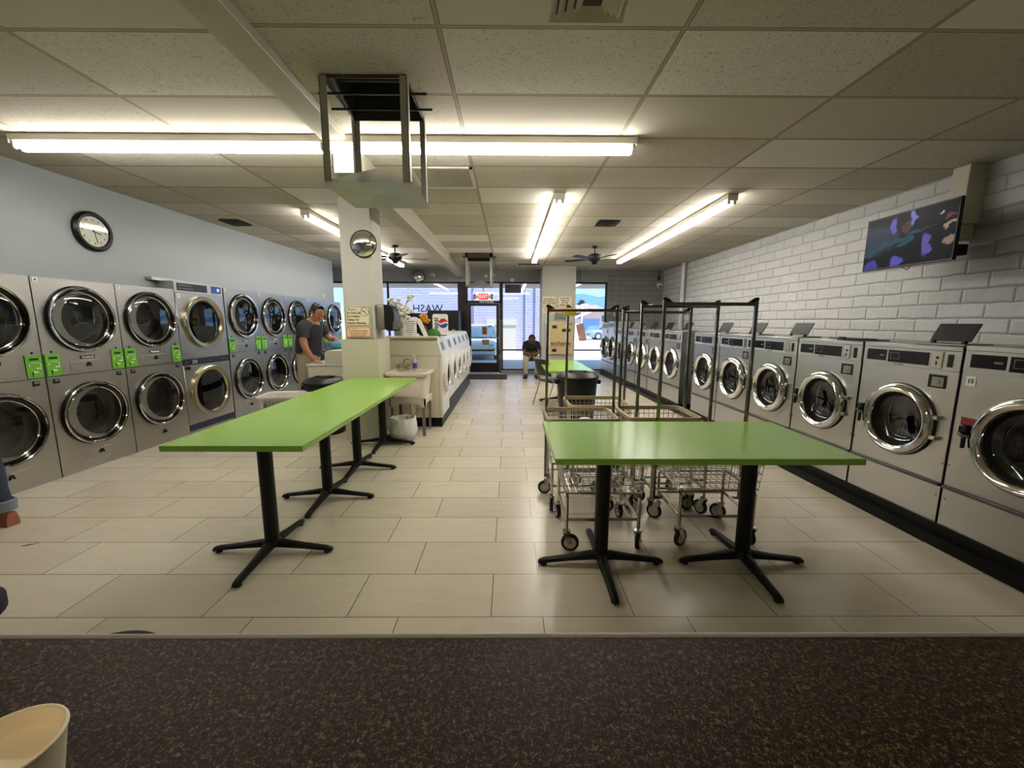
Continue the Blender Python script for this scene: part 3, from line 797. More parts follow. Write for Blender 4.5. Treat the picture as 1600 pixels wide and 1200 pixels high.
def dryer_proto():
    w, h = 0.765, 1.878
    t = thing('stacked_dryer', '', 'dryer')
    x0, x1 = 0.002, w-0.002
    g = G()
    R = 0.318; cx = w/2+0.005
    # carcass with two round openings in the front sheet
    g.box(x0, x1, 0.14, 0.23, 0, h); g.box(x0, x0+0.004, 0, 0.14, 0, h); g.box(x1-0.004, x1, 0, 0.14, 0, h)
    g.box(x0, x1, 0, 0.14, h-0.004, h); g.box(x0, x1, 0, 0.14, 0.0, 0.004)
    g.make('carcass', M['steel_dryer'], t)
    def front(z0, z1, cz, name):
        g = G(); n = 48; co = []; fs = []
        ro = R-0.03
        # square-ish outer loop matched to the circle
        for i in range(n):
            a = 2*PI*i/n; c, s = math.cos(a), math.sin(a)
            co.append((cx+ro*c, 0, cz+ro*s))
        for i in range(n):
            a = 2*PI*i/n; c, s = math.cos(a), math.sin(a)
            k = min((( (x1-cx) if c > 0 else (cx-x0))/abs(c)) if abs(c) > 1e-6 else 9, (((z1-cz) if s > 0 else (cz-z0))/abs(s)) if abs(s) > 1e-6 else 9)
            co.append((cx+k*c, 0, cz+k*s))
        for i in range(n):
            j = (i+1) % n; fs.append((i, n+i, n+j, j))
        g._add(co, fs)
        for (X, Z) in ((x0,z0),(x1,z0),(x1,z1),(x0,z1)):
            # corner fillers
            idx = sorted(range(n), key=lambda i: (co[n+i][0]-X)**2+(co[n+i][2]-Z)**2)[:2]
            g.quad((X,0,Z), co[n+idx[0]], co[n+idx[1]])
        # edges folded back
        g.box(x0, x1, 0.001, 0.012, z1-0.003, z1-0.001); g.box(x0, x1, 0.001, 0.012, z0+0.001, z0+0.003)
        return g.make(name, M['steel_dryer'], t)
    front(0.968, h-0.002, 1.497, 'upper_front'); front(0.004, 0.962, 0.556, 'lower_front')
    # embossed service panels, seam lines
    for (z0, z1) in ((0.10, 0.185), (0.992, 1.088)):
        g = G(); xa, xb = cx-0.17, cx+0.17
        g.box(xa, xb, -0.003, 0.0, z0, z1, 0.002); g.make('service_panel', M['steel_dryer'], t)
        g = G(); zz = z1-0.03
        g.prism([(cx-0.024, zz-0.026), (cx-0.010, zz+0.014), (cx+0.010, zz+0.014), (cx+0.024, zz-0.026), (cx+0.012, zz-0.026), (cx+0.008, zz-0.014), (cx-0.008, zz-0.014), (cx-0.012, zz-0.026)], 'xz', -0.014, -0.003)
        g.make('panel_latch', M['black_plastic'], t)
    for (xa, xb, z) in ((x0, cx-0.20, h-0.13), (cx+0.20, x1, h-0.13), (cx+0.2, x1, 0.30), (cx+0.2, x1, 0.85)):
        G().box(xa+0.004, xb-0.004, -0.002, 0.0, z-0.002, z+0.002).make('seam_bead', M['steel_dryer'], t)
    for cz in (1.497, 0.556):
        d = ring_door(t, (cx, cz), R, 0.02, 'door')
        G().lathe([(R-0.045, 0.02), (R-0.045, 0.07), (R-0.105, 0.075), (R-0.105, 0.136), (0.0, 0.136)], 40, (cx+0.0, 0, cz), 'y').make('drum', M['dark_drum'], t)
        g = G(); ri, ro, n = R-0.075, R-0.047, 40; ox = 0.078
        inner = []; outer = []
        for i in range(n):
            q = 2*PI*i/n; ux, uz = cx+ox+ri*math.cos(q), cz+ri*math.sin(q)
            dd = math.hypot(ux-cx, uz-cz)
            if dd > ro: ux, uz = cx+(ux-cx)*ro/dd*0.999, cz+(uz-cz)*ro/dd*0.999
            an = math.atan2(uz-cz, ux-cx)
            inner.append((ux, 0.018, uz)); outer.append((cx+ro*math.cos(an), 0.018, cz+ro*math.sin(an)))
        g._add(inner+outer, [(i, (i+1) % n, n+(i+1) % n, n+i) for i in range(n)])
        g.make('drum_surround', M['drum_plate'], t)
    # coin panels at both sides below the upper door
    for xa in (0.012, w-0.012-0.128):
        p = G().box(xa, xa+0.128, -0.008, 0, 0.972, 1.178, 0.002).make('coin_panel', M['green_panel'], t)
        G().box(xa+0.03, xa+0.10, -0.0095, -0.008, 1.130, 1.150).make('coin_display', M['ink'], p)
        g = G()
        g.box(xa+0.075, xa+0.112, -0.0095, -0.008, 1.052, 1.062); g.box(xa+0.05, xa+0.085, -0.0095, -0.008, 1.018, 1.030)
        g.box(xa+0.02, xa+0.028, -0.0095, -0.008, 1.075, 1.098); g.box(xa+0.105, xa+0.113, -0.0095, -0.008, 1.075, 1.098)
        g.box(xa+0.035, xa+0.10, -0.0092, -0.008, 1.106, 1.110)
        g.make('coin_marks', M['white_mark'], p)
        G().box(xa+0.038, xa+0.044, -0.010, -0.008, 0.985, 1.015).cyl((xa+0.041, -0.011, 1.018), (xa+0.041, -0.008, 1.018), 0.008, n=10).make('coin_slot', M['ink'], p)
        G().lathe([(0, -0.006), (0.009, -0.004), (0.011, 0)], 14, (xa+0.064, 0, 1.196), 'y').make('screw_cap', M['black_plastic'], t)
    for xa in (0.055, w-0.055-0.055):
        g = G().box(xa, xa+0.055, -0.007, 0, 0.900, 0.945, 0.003); p = g.make('coin_box_lock', M['black_plastic'], t)
        G().box(xa+0.008, xa+0.047, -0.0085, -0.007, 0.918, 0.940).make('lock_face', M['steel_dull'], p)
    p = G().box(cx-0.072, cx+0.072, -0.005, 0, 1.108, 1.142, 0.002).make('name_plate', M['black_plastic'], t)
    text('lettering', 'Huebsch', 0.036, M['white_mark'], p, (cx, -0.006, 1.125), bold=0.0008, width=0.95)
    G().box(0.02, 0.062, -0.003, 0, h-0.05, h-0.008).make('number_sticker', M['white_plastic'], t)
    return t
dp = dryer_proto()
def put_on(root, yc, f=XL):
    root.location = (f(yc), yc, 0); root.rotation_euler = (0, 0, PI/2-KL)
def digit(root, s, x, z, size=0.03, y=-0.004):
    return text('number', s, size, M['ink'], root, (x, y, z), bold=0.0006)
GD = 'stainless stacked dryers along the left wall'
spots = [(3.757-0.765, '9', 'stacked stainless dryer cut off by the left edge of the photo', 0.765, 1.0),
         (3.757, '8', 'stacked stainless dryer standing under the wall clock', 0.765, 1.0),
         (4.522, '7', 'stacked stainless dryer just left of the one with navy strips', 0.765, 1.0),
         (6.15, '5', 'stacked stainless dryer just right of the one with navy strips', 0.775, 1.045),
         (6.925, '4', 'second stacked stainless dryer right of the one with navy strips', 0.785, 1.04),
         (7.71, '3', 'stacked stainless dryer right behind the back of the leaning man', 0.785, 1.035),
         (8.495, '2', 'stacked stainless dryer mostly hidden by the head of the leaning man', 0.785, 1.03),
         (9.28, '1', 'last stacked stainless dryer of the row, beside the near column', 0.785, 1.03)]
for i, (y, num, lb, w, sz) in enumerate(spots):
    o = dp if i == 0 else dup(dp)
    tag(o, lb, 'dryer', GD); put_on(o, y); o.scale = (w/0.765, 1, sz)
for o in [x for x in bpy.data.objects if x.get('category') == 'dryer' and x.parent is None]:
    num = {s[2]: s[1] for s in spots}[o['label']]
    digit(o, num, 0.041, 1.849)
# the navy-striped dryer
w, h = 0.85, 1.985; cx = w/2
t = thing('stacked_dryer', 'stacked dryer with navy strips and dull nickel door rims', 'dryer'); put_on(t, 5.292)
G().box(0.002, w-0.002, 0.02, 0.23, 0, h).box(-0.12, w-0.02, 0.16, 0.23, h, h+0.035).make('carcass', M['steel_dryer'], t)
R = 0.345
for (z0, z1, cz, nm) in ((0.985, h-0.14, 1.465, 'upper_front'), (0.115, 0.905, 0.525, 'lower_front')):
    G().box(0.004, w-0.004, 0.0, 0.02, z0, z1, 0.004).make(nm, M['steel_dryer'], t)
    g = G(); g.lathe([(R, 0.0), (R, -0.028), (R-0.012, -0.036), (R-0.05, -0.030), (R-0.064, -0.012), (R-0.066, -0.002)], 48, (cx+0.01, 0, cz), 'y')
    d = g.make('door', M['nickel'], t)
    G().lathe([(0, -0.012), (R-0.12, -0.010), (R-0.066, -0.004)], 40, (cx+0.01, 0, cz), 'y').make('door_glass', M['dark_glass'], d)
    G().box(cx-R-0.02, cx-R+0.02, -0.03, -0.0, cz-0.05, cz+0.05, 0.004).make('hinge', M['nickel'], d)
G().box(0.004, w-0.004, 0.004, 0.02, h-0.14, h, 0.003).make('header_panel', M['panel_grey'], t)
p = G().box(0.05, 0.55, -0.002, 0.004, h-0.115, h-0.02).make('header_strip', M['navy'], t)
g = G()
for k in range(6): g.box(0.075+k*0.035, 0.10+k*0.035, -0.0035, -0.002, h-0.055, h-0.04)
for k in range(4): g.box(0.075+k*0.06, 0.12+k*0.06, -0.0035, -0.002, h-0.092, h-0.082)
g.make('header_marks', M['ink_grey'], p)
p = G().box(0.63, 0.81, -0.002, 0.004, h-0.115, h-0.02).make('header_badge', M['blue_label'], t)
G().lathe([(0, -0.003), (0.024, -0.003), (0.026, -0.0015)], 18, (0.755, 0, h-0.068), 'y').make('badge_mark', M['white_mark'], p)
p = G().box(0.004, w-0.004, -0.004, 0.016, 0.905, 0.985, 0.003).make('middle_strip', M['navy'], t)
g = G()
for xx in (0.15, 0.18, 0.21): g.prism([(xx, 0.92), (xx+0.02, 0.945), (xx, 0.97), (xx+0.008, 0.97), (xx+0.028, 0.945), (xx+0.008, 0.92)], 'xz', -0.006, -0.004)
g.make('strip_marks', M['white_mark'], p)
g = G()
for xx in (0.05, 0.45, 0.70, 0.78): g.box(xx, xx+0.02, -0.007, -0.004, 0.935, 0.955, 0.002)
g.make('buttons', M['steel_dull'], p)
G().box(0.03, 0.11, -0.012, 0.0, 0.845, 0.89, 0.004).make('coin_box_lock', M['black_plastic'], t)
G().box(0.004, w-0.004, -0.002, 0.02, 0.03, 0.115, 0.003).make('bottom_strip', M['navy'], t)
G().box(0.03, 0.075, -0.004, 0, h-0.205, h-0.155).make('number_sticker', M['white_mark'], t)
digit(t, '6', 0.052, h-0.18, 0.03, -0.005)

# ================================================================== STEEL FRONT-LOAD WASHERS (right)
def porthole(parent, cx, cz, R, hs=1):
    g = G()
    g.lathe([(R+0.012, 0.0), (R+0.012, -0.008), (R+0.004, -0.010)], 48, (cx, 0, cz), 'y')
    gk = g.make('door_seal', M['black_rubber'], parent)
    g = G()
    g.lathe([(R+0.004, -0.008), (R+0.006, -0.028), (R-0.006, -0.048), (R-0.028, -0.058), (R-0.050, -0.050), (R-0.060, -0.034), (R-0.062, -0.020)], 56, (cx, 0, cz), 'y')
    d = g.make('door', M['chrome'], parent)
    G().lathe([(R-0.062, -0.022), (R-0.066, 0.00), (R-0.084, 0.05), (R-0.09, 0.06)], 48, (cx, 0, cz), 'y').make('door_cone', M['black_rubber'], d)
    G().lathe([(R-0.075, 0.018), (R-0.088, 0.030), (R-0.13, 0.045), (0.0, 0.052)], 40, (cx, 0, cz), 'y').make('door_glass', M['washer_glass'], d)
    # drum behind, with a perforated rim ring
    g = G().lathe([(R-0.09, 0.058), (R-0.085, 0.07), (R-0.07, 0.075), (R-0.07, 0.33), (0.0, 0.34)], 36, (cx, 0, cz), 'y')
    dr = g.make('drum', M['dark_drum'], parent)
    G().torus((cx, 0.085, cz), R-0.085, 0.008, 'y', 36, 6).make('drum_lip', M['chrome_dull'], dr)
    # handle at the left, hinge at the right
    g = G(); g.box(cx-R-0.062, cx-R-0.012, -0.045, 0.0, cz-0.012, cz+0.062, 0.008)
    g.tube([(cx-R-0.04, -0.05, cz+0.01), (cx-R-0.01, -0.065, cz), (cx-R+0.03, -0.062, cz)], [0.014, 0.012, 0.009], 8)
    g.box(cx-R-0.03, cx-R-0.012, -0.055, -0.03, cz-0.085, cz, 0.006)
    g.make('handle', M['black_plastic'], d)
    for dz in (-0.07, 0.07): G().box(cx+R-0.01, cx+R+0.035, -0.03, 0.0, cz+dz-0.016, cz+dz+0.016, 0.005).make('hinge', M['chrome_dull'], d)
    return d
def washer(w, h, R, cz, lab, grp, num=None, lid=True, lid_flat=False, green=False):
    t = thing('front_load_washer', lab, 'washer', group=grp)
    cx = w/2+0.01; a, b = 0.003, w-0.003
    zl = 0.405
    g = G()
    g.box(a, a+0.004, 0.0, 0.75, 0.145, h); g.box(b-0.004, b, 0.0, 0.75, 0.145, h)
    g.box(a, b, 0.0, 0.75, h-0.004, h); g.box(a, b, 0.745, 0.75, 0.145, h); g.box(a, b, 0.36, 0.365, 0.145, h)
    g.make('cabinet', M['steel'], t)
    # front sheet with round hole
    def sheet(z0, z1, nm):
        g = G(); n = 48; co = []; fs = []; ro = R-0.02
        for i in range(n):
            q = 2*PI*i/n; co.append((cx+ro*math.cos(q), 0, cz+ro*math.sin(q)))
        for i in range(n):
            q = 2*PI*i/n; c, s = math.cos(q), math.sin(q)
            k = min((((b-cx) if c > 0 else (cx-a))/abs(c)) if abs(c) > 1e-6 else 9, (((z1-cz) if s > 0 else (cz-z0))/abs(s)) if abs(s) > 1e-6 else 9)
            co.append((cx+k*c, 0, cz+k*s))
        for i in range(n):
            j = (i+1) % n; fs.append((i, n+i, n+j, j))
        g._add(co, fs)
        for (X, Z) in ((a,z0),(b,z0),(b,z1),(a,z1)):
            idx = sorted(range(n), key=lambda i: (co[n+i][0]-X)**2+(co[n+i][2]-Z)**2)[:2]
            g.quad((X,0,Z), co[n+idx[0]], co[n+idx[1]])
        return g.make(nm, M['steel'], t)
    zc = h-0.165
    sheet(zl+0.02, zc, 'front_panel')
    G().box(a, b, 0.0, 0.02, 0.145, zl-0.004, 0.002).make('lower_panel', M['steel'], t)
    G().box(a, b, -0.020, 0.01, zl-0.004, zl+0.018, 0.004).make('ledge_trim', M['ledge'], t)
    # control panel
    p = G().box(a, b, -0.004, 0.02, zc, h-0.03, 0.003).make('control_panel', M['panel_grey'], t)
    G().box(a, b, -0.006, 0.03, h-0.03, h+0.002, 0.004).make('top_trim', M['steel'], t)
    if green:
        G().box(a+0.03, b-0.03, -0.006, -0.004, zc+0.02, h-0.05).make('display_panel', M['green_panel'], p)
    else:
        G().box(w*0.05, w*0.28, -0.0065, -0.004, zc+0.032, zc+0.115, 0.001).make('display_panel', M['display'], p)
        G().box(w*0.30, w*0.72, -0.0065, -0.004, zc+0.026, zc+0.115, 0.001).make('display_panel', M['display'], p)
        g = G()
        G().box(w*0.205, w*0.26, -0.0075, -0.0065, zc+0.066, zc+0.078).make('readout', M['ink_grey'], p)
        for (q, r, s, u) in ((0.325, 0.425, 0.05, 0.053), (0.325, 0.425, 0.097, 0.1), (0.325, 0.329, 0.05, 0.1), (0.421, 0.425, 0.05, 0.1)): g.box(w*q, w*r, -0.0075, -0.0065, zc+s, zc+u)
        g.make('display_outline', M['ink_grey'], p)
        text('lettering', 'DEXTER', 0.020, M['ink_grey'], p, (w*0.42, -0.0046, zc+0.013), 0, 0.0, 0.0, 1.2) if False else text('lettering', 'DEXTER', 0.020, M['ink_grey'], p, (w*0.42, -0.005, zc+0.013), shear=0.25)
        c = G().box(w*0.76, w*0.845, -0.010, -0.004, zc+0.016, zc+0.124, 0.002).make('coin_plate', M['chrome_dull'], p)
        G().box(w*0.79, w*0.80, -0.012, -0.010, zc+0.035, zc+0.062).cyl((w*0.80, -0.013, zc+0.085), (w*0.80, -0.010, zc+0.085), 0.009, n=10).make('coin_slot', M['ink'], c)
        G().box(w*0.885, w*0.935, -0.0065, -0.004, zc+0.028, zc+0.112, 0.001).make('card_slot', M['display'], p)
    # coin box lock at the upper right of the front
    lk = G().box(w*0.74, w*0.90, -0.004, 0.0, zc-0.118, zc-0.028, 0.003).make('coin_box_door', M['black_plastic'], t)
    G().box(w*0.775, w*0.885, -0.008, -0.004, zc-0.108, zc-0.045, 0.003).cyl((w*0.83, -0.012, zc-0.076), (w*0.83, -0.008, zc-0.076), 0.014, n=12).make('lock_face', M['steel_dull'], lk)
    g = G()
    for (xx, zz) in ((a+0.012, 0.56), (b-0.012, 0.56), (a+0.02, 0.33), (b-0.02, 0.33)): g.cyl((xx, -0.004, zz), (xx, 0.0, zz), 0.006, n=8)
    g.make('screws', M['steel_dull'], t)
    porthole(t, cx-0.01, cz, R)
    if lid:
        # soap-box lid on the top, hinged at its lower edge
        g = G()
        if lid_flat:
            g.box(w*0.44, w*0.86, 0.03, 0.21, h+0.012, h+0.02, 0.003); g.box(w*0.60, w*0.68, 0.02, 0.05, h+0.018, h+0.03, 0.003)
        else:
            g.box(w*0.47, w*0.84, -0.004, 0.004, 0.03, 0.165, 0.003)
            for xx in (0.51, 0.79): g.box(w*xx-0.012, w*xx+0.012, -0.012, 0.012, -0.004, 0.036, 0.003)
            g.xf(Matrix.Translation((0, 0.16, h)) @ Matrix.Rotation(math.radians(-27), 4, 'X'))
        g.make('soap_lid', M['black_plastic'], t)
        G().box(w*0.44, w*0.88, 0.10, 0.30, h, h+0.012, 0.003).make('soap_box', M['steel_dull'], t)
    if num:
        s = G().box(0.03, 0.085, -0.003, 0, zc-0.085, zc-0.025).make('number_sticker', M['white_mark'], t)
        text('number', num, 0.036, M['ink'], s, (0.0575, -0.004, zc-0.055), bold=0.001)
    return t
GW = 'steel front-load washers along the right wall'
RZ = -PI/2+0.025
def put_r(o, yc, w, lb=None):
    # local x runs towards the camera: origin sits at the far edge of the machine
    o.location = (XR(yc), yc, 0); o.rotation_euler = (0, 0, RZ)
    if lb: o['label'] = lb
big = washer(0.80, 1.345, 0.275, 0.79, 'steel front-load washer with number 15 sticker, cut by the right edge', GW, '15', True)
s = G().box(0.04, 0.115, -0.003, 0, 0.845, 0.895).make('warning_sticker', M['ink_red'], big)
s = G().box(0.03, 0.12, -0.003, 0, 0.785, 0.842).make('warning_sticker', M['paper'], big)
put_r(big, 2.580, 0.80)
wp = washer(0.712, 1.335, 0.255, 0.785, 'steel front-load washer right beside the one numbered 15, black lid raised', GW)
put_r(wp, 3.302, 0.727)
w13 = washer(0.722, 1.335, 0.255, 0.785, 'steel front-load washer with its black lid lying flat, third from right edge', GW, None, True, True)
put_r(w13, 4.036, 0.727)
near = [(4.758, 'steel front-load washer just left of the one with the flat lid'),
        (5.480, 'steel front-load washer next to last before the gap in the row'),
        (6.200, 'last steel front-load washer of the near bank, before the gap')]
for y, lb in near: put_r(dup(wp), y, 0.727, lb)
far = [(7.345, 'first steel front-load washer beyond the gap, its side sheet showing'),
       (8.085, 'second steel front-load washer beyond the gap'),
       (8.825, 'third steel front-load washer beyond the gap'),
       (9.565, 'fourth steel front-load washer beyond the gap'),
       (10.305, 'fifth steel front-load washer beyond the gap, before the tall pair')]
for y, lb in far: put_r(dup(wp), y, 0.727, lb)
tall = washer(0.69, 1.50, 0.295, 0.80, 'tall steel washer at the far end, second from the shop window', GW, None, False)
put_r(tall, 11.12, 0.69)
tg = washer(0.69, 1.47, 0.295, 0.80, 'tall steel washer with green panel right by the shop window', GW, None, False, False, True)
put_r(tg, 11.82, 0.69)
# side sheet closing the far bank, plinths
small('plinth', G().prism([(XR(1.6)-0.05, 1.6), (XR(6.22)-0.05, 6.22), (XR(6.22)+0.72, 6.22), (XR(1.6)+0.72, 1.6)], 'xy', 0, 0.075).prism([(XR(1.6)-0.012, 1.6), (XR(6.22)-0.012, 6.22), (XR(6.22)+0.72, 6.22), (XR(1.6)+0.72, 1.6)], 'xy', 0.075, 0.1445), M['tile_black'], 'stepped black plinth under the near bank of steel washers', 'plinth')
small('plinth', G().prism([(XR(6.23)-0.05, 6.23), (XR(11.8)-0.05, 11.8), (XR(11.8)+0.72, 11.8), (XR(6.23)+0.72, 6.23)], 'xy', 0, 0.075).prism([(XR(6.6)-0.012, 6.6), (XR(11.8)-0.012, 11.8), (XR(11.8)+0.72, 11.8), (XR(6.6)+0.72, 6.6)], 'xy', 0.075, 0.1445), M['tile_black'], 'stepped black plinth under the far bank of steel washers', 'plinth')

# ================================================================== WHITE FRONT LOADERS (centre island)
def white_washer(lab):
    w = 0.675
    t = thing('white_washer', lab, 'washer', group='white front-load washers in the island row')
    prof = [(0.0, 0.275), (0.0, 1.02), (0.07, 1.255), (0.10, 1.27), (0.70, 1.27), (0.70, 0.275)]
    G().prism(prof, 'yz', 0.003, w-0.003).make('cabinet', M['white_enamel'], t)
    g = G(); g.box(0.16, 0.50, -0.003, 0.001, -0.085, 0.075, 0.002)
    tilt = Matrix.Translation((0, 0.033, 1.14)) @ Matrix.Rotation(-math.atan2(0.07, 0.235), 4, 'X')
    g.xf(tilt); p = g.make('display_panel', M['panel_grey'], t)
    g = G(); g.box(0.20, 0.38, -0.005, -0.002, -0.06, 0.05); g.xf(tilt); g.make('display', M['display'], p)
    cx, cz, R = w/2, 0.70, 0.245
    d = G().lathe([(R, 0.0), (R+0.004, -0.02), (R-0.01, -0.05), (R-0.05, -0.062), (R-0.085, -0.05), (R-0.095, -0.02)], 40, (cx, 0, cz), 'y').make('door', M['white_enamel'], t)
    G().lathe([(R-0.094, -0.022), (R-0.12, 0.0), (0.0, 0.02)], 36, (cx, -0.01, cz), 'y').make('door_glass', M['dark_glass'], d)
    G().torus((cx, -0.045, cz), R-0.088, 0.006, 'y', 36, 6).make('glass_rim', M['chrome_dull'], d)
    G().box(cx-R-0.02, cx-R+0.03, -0.05, -0.0, cz-0.06, cz+0.06, 0.008).make('handle', M['white_enamel'], d)
    G().box(0.02, w-0.02, -0.004, 0, 0.285, 0.42, 0.003).make('lower_panel', M['white_enamel'], t)
    return t
XW = -0.955
ww = white_washer('white front-load washer nearest the laundry tub, at the island corner')
ww.location = (XW, 5.745, 0); ww.rotation_euler = (0, 0, PI/2)
for k, lb in ((1, 'second white front-load washer of the island from the laundry tub'), (2, 'third white front-load washer of the island from the laundry tub'),
              (3, 'fourth white front-load washer of the island from the laundry tub'), (4, 'fifth white front-load washer of the island from the laundry tub'),
              (5, 'farthest white front-load washer of the island, by the entrance door')):
    dup(ww, (XW, 5.745+0.68*k, 0), None, lb)
t = thing('island_end_panel', 'tall cream end panel of the white washer island behind the laundry tub', 'panel', (0, 0, 0))
g = G(); g.prism([(-1.665, 0.135), (-0.945, 0.135), (-0.945, 1.015), (-1.005, 1.262), (-1.665, 1.262)], 'xz', 5.685, 5.74)
g.make('panel', M['cream_enamel'], t)
g = G(); g.box(-1.665, -0.945, 5.683, 5.686, 1.010, 1.016); g.box(-0.985, -0.980, 5.683, 5.686, 0.135, 1.01); g.box(-1.665, -0.945, 5.680, 5.686, 1.235, 1.24)
g.make('seams', M['ink_grey'], t)
G().box(-1.70, -0.99, 5.62, 5.742, 1.262, 1.285, 0.004).make('cap', M['cream_enamel'], t)
small('plinth', G().box(-1.665, -0.955, 5.69, 5.744, 0, 0.134).box(-1.665, -0.957, 5.746, 6.43, 0.0, 0.134).box(-1.665, -0.956, 6.43, 9.83, 0.0, 0.272), M['tile_black'], 'stepped black tiled plinth under the white washer island', 'plinth')
G().box(0.003, 0.672, 0.0, 0.70, 0.136, 0.275).make('skirt', M['white_enamel'], ww)
# top loader the man leans on (backs onto the island)
t = thing('top_load_washer', 'white top-load washer under the hands of the leaning man', 'washer', (-2.62, 6.30, 0))
G().box(-0.33, 0.33, -0.34, 0.34, 0.02, 0.83, 0.012, 2).make('cabinet', M['cream_enamel'], t)
G().box(-0.345, 0.345, -0.35, 0.35, 0.83, 0.868, 0.012, 2).make('top_deck', M['white_enamel'], t)
G().box(-0.31, -0.08, -0.26, 0.26, 0.868, 0.878, 0.006).make('lid', M['white_enamel'], t)
g = G(); g.prism([(-0.07, 0.868), (0.345, 0.868), (0.345, 1.06), (-0.03, 1.06), (-0.065, 1.03)], 'xz', -0.35, 0.35); g.make('console', M['cream_enamel'], t)
small('blue_cloth', (lambda g: g)(G().ell((0,0,0.06), 0.13, 0.11, 0.065, 18, 10).ell((0.08,0.02,0.045), 0.09, 0.1, 0.045, 14, 8)), M['blue_cloth'], 'bunched teal cloth on the console of the top-load washer', 'cloth', loc=(-2.66, 6.40, 1.06))
# ================================================================== FOLDING TABLES
def table(label, x0, x1, y0, y1, z, posts, grp=None):
    cx, cy = (x0+x1)/2, (y0+y1)/2
    t = thing('folding_table', label, 'table', (cx, cy, 0), 0, grp)
    G().box(x0-cx, x1-cx, y0-cy, y1-cy, z-0.034, z, 0.0025).make('tabletop', M['green_top'], t)
    for (px, py) in posts:
        px -= cx; py -= cy
        p = G().cyl((px,py,0.05), (px,py,z-0.05), 0.043, n=24).lathe([(0.043, 0.09), (0.055, 0.075), (0.062, 0.055)], 24, (px,py,0)).make('post', M['black_metal'], t)
        G().box(px-0.17, px+0.17, py-0.03, py+0.03, z-0.05, z-0.034, 0.004).box(px-0.03, px+0.03, py-0.17, py+0.17, z-0.05, z-0.034, 0.004).make('top_plate', M['black_metal'], p)
        for k in range(4):
            a = k*PI/2
            g = G()
            L = 0.375
            co = []
            sect = [(0.0, 0.034, 0.05, 0.088), (0.06, 0.032, 0.048, 0.086), (0.20, 0.026, 0.036, 0.062), (0.345, 0.022, 0.020, 0.044), (L, 0.021, 0.012, 0.036), (L+0.012, 0.014, 0.014, 0.026)]
            for (r, hw, zb, zt) in sect:
                co += [(r, -hw, zb), (r, -hw*0.8, zt-0.006), (r, -hw*0.35, zt), (r, hw*0.35, zt), (r, hw*0.8, zt-0.006), (r, hw, zb)]
            fs = []
            for i in range(len(sect)-1):
                for q in range(6):
                    r_ = (q+1) % 6; fs.append((i*6+q, i*6+r_, (i+1)*6+r_, (i+1)*6+q))
            fs.append(tuple(range(5,-1,-1))); fs.append(tuple(range((len(sect)-1)*6, len(sect)*6)))
            g._add(co, fs)
            g.cyl((L-0.025, 0, 0.0), (L-0.025, 0, 0.02), 0.019, n=12)
            g.xf(Matrix.Translation((px,py,0)) @ Matrix.Rotation(a, 4, 'Z'))
            g.make('foot', M['black_metal'], p)
    return t
table('long lime green folding table on four black pedestals at left', -1.945, -1.148, 2.20, 5.005, 0.80, [(-1.535,2.48),(-1.535,3.30),(-1.535,3.99),(-1.535,4.83)])
table('lime green folding table on two black pedestals in front of the carts', 0.234, 1.825, 1.99, 2.78, 0.80, [(0.567,2.34),(1.448,2.345)])
table('lime green table far back behind the round charcoal trash can', 0.56, 1.28, 6.10, 7.85, 0.757, [(0.95,6.55),(0.95,7.62)])

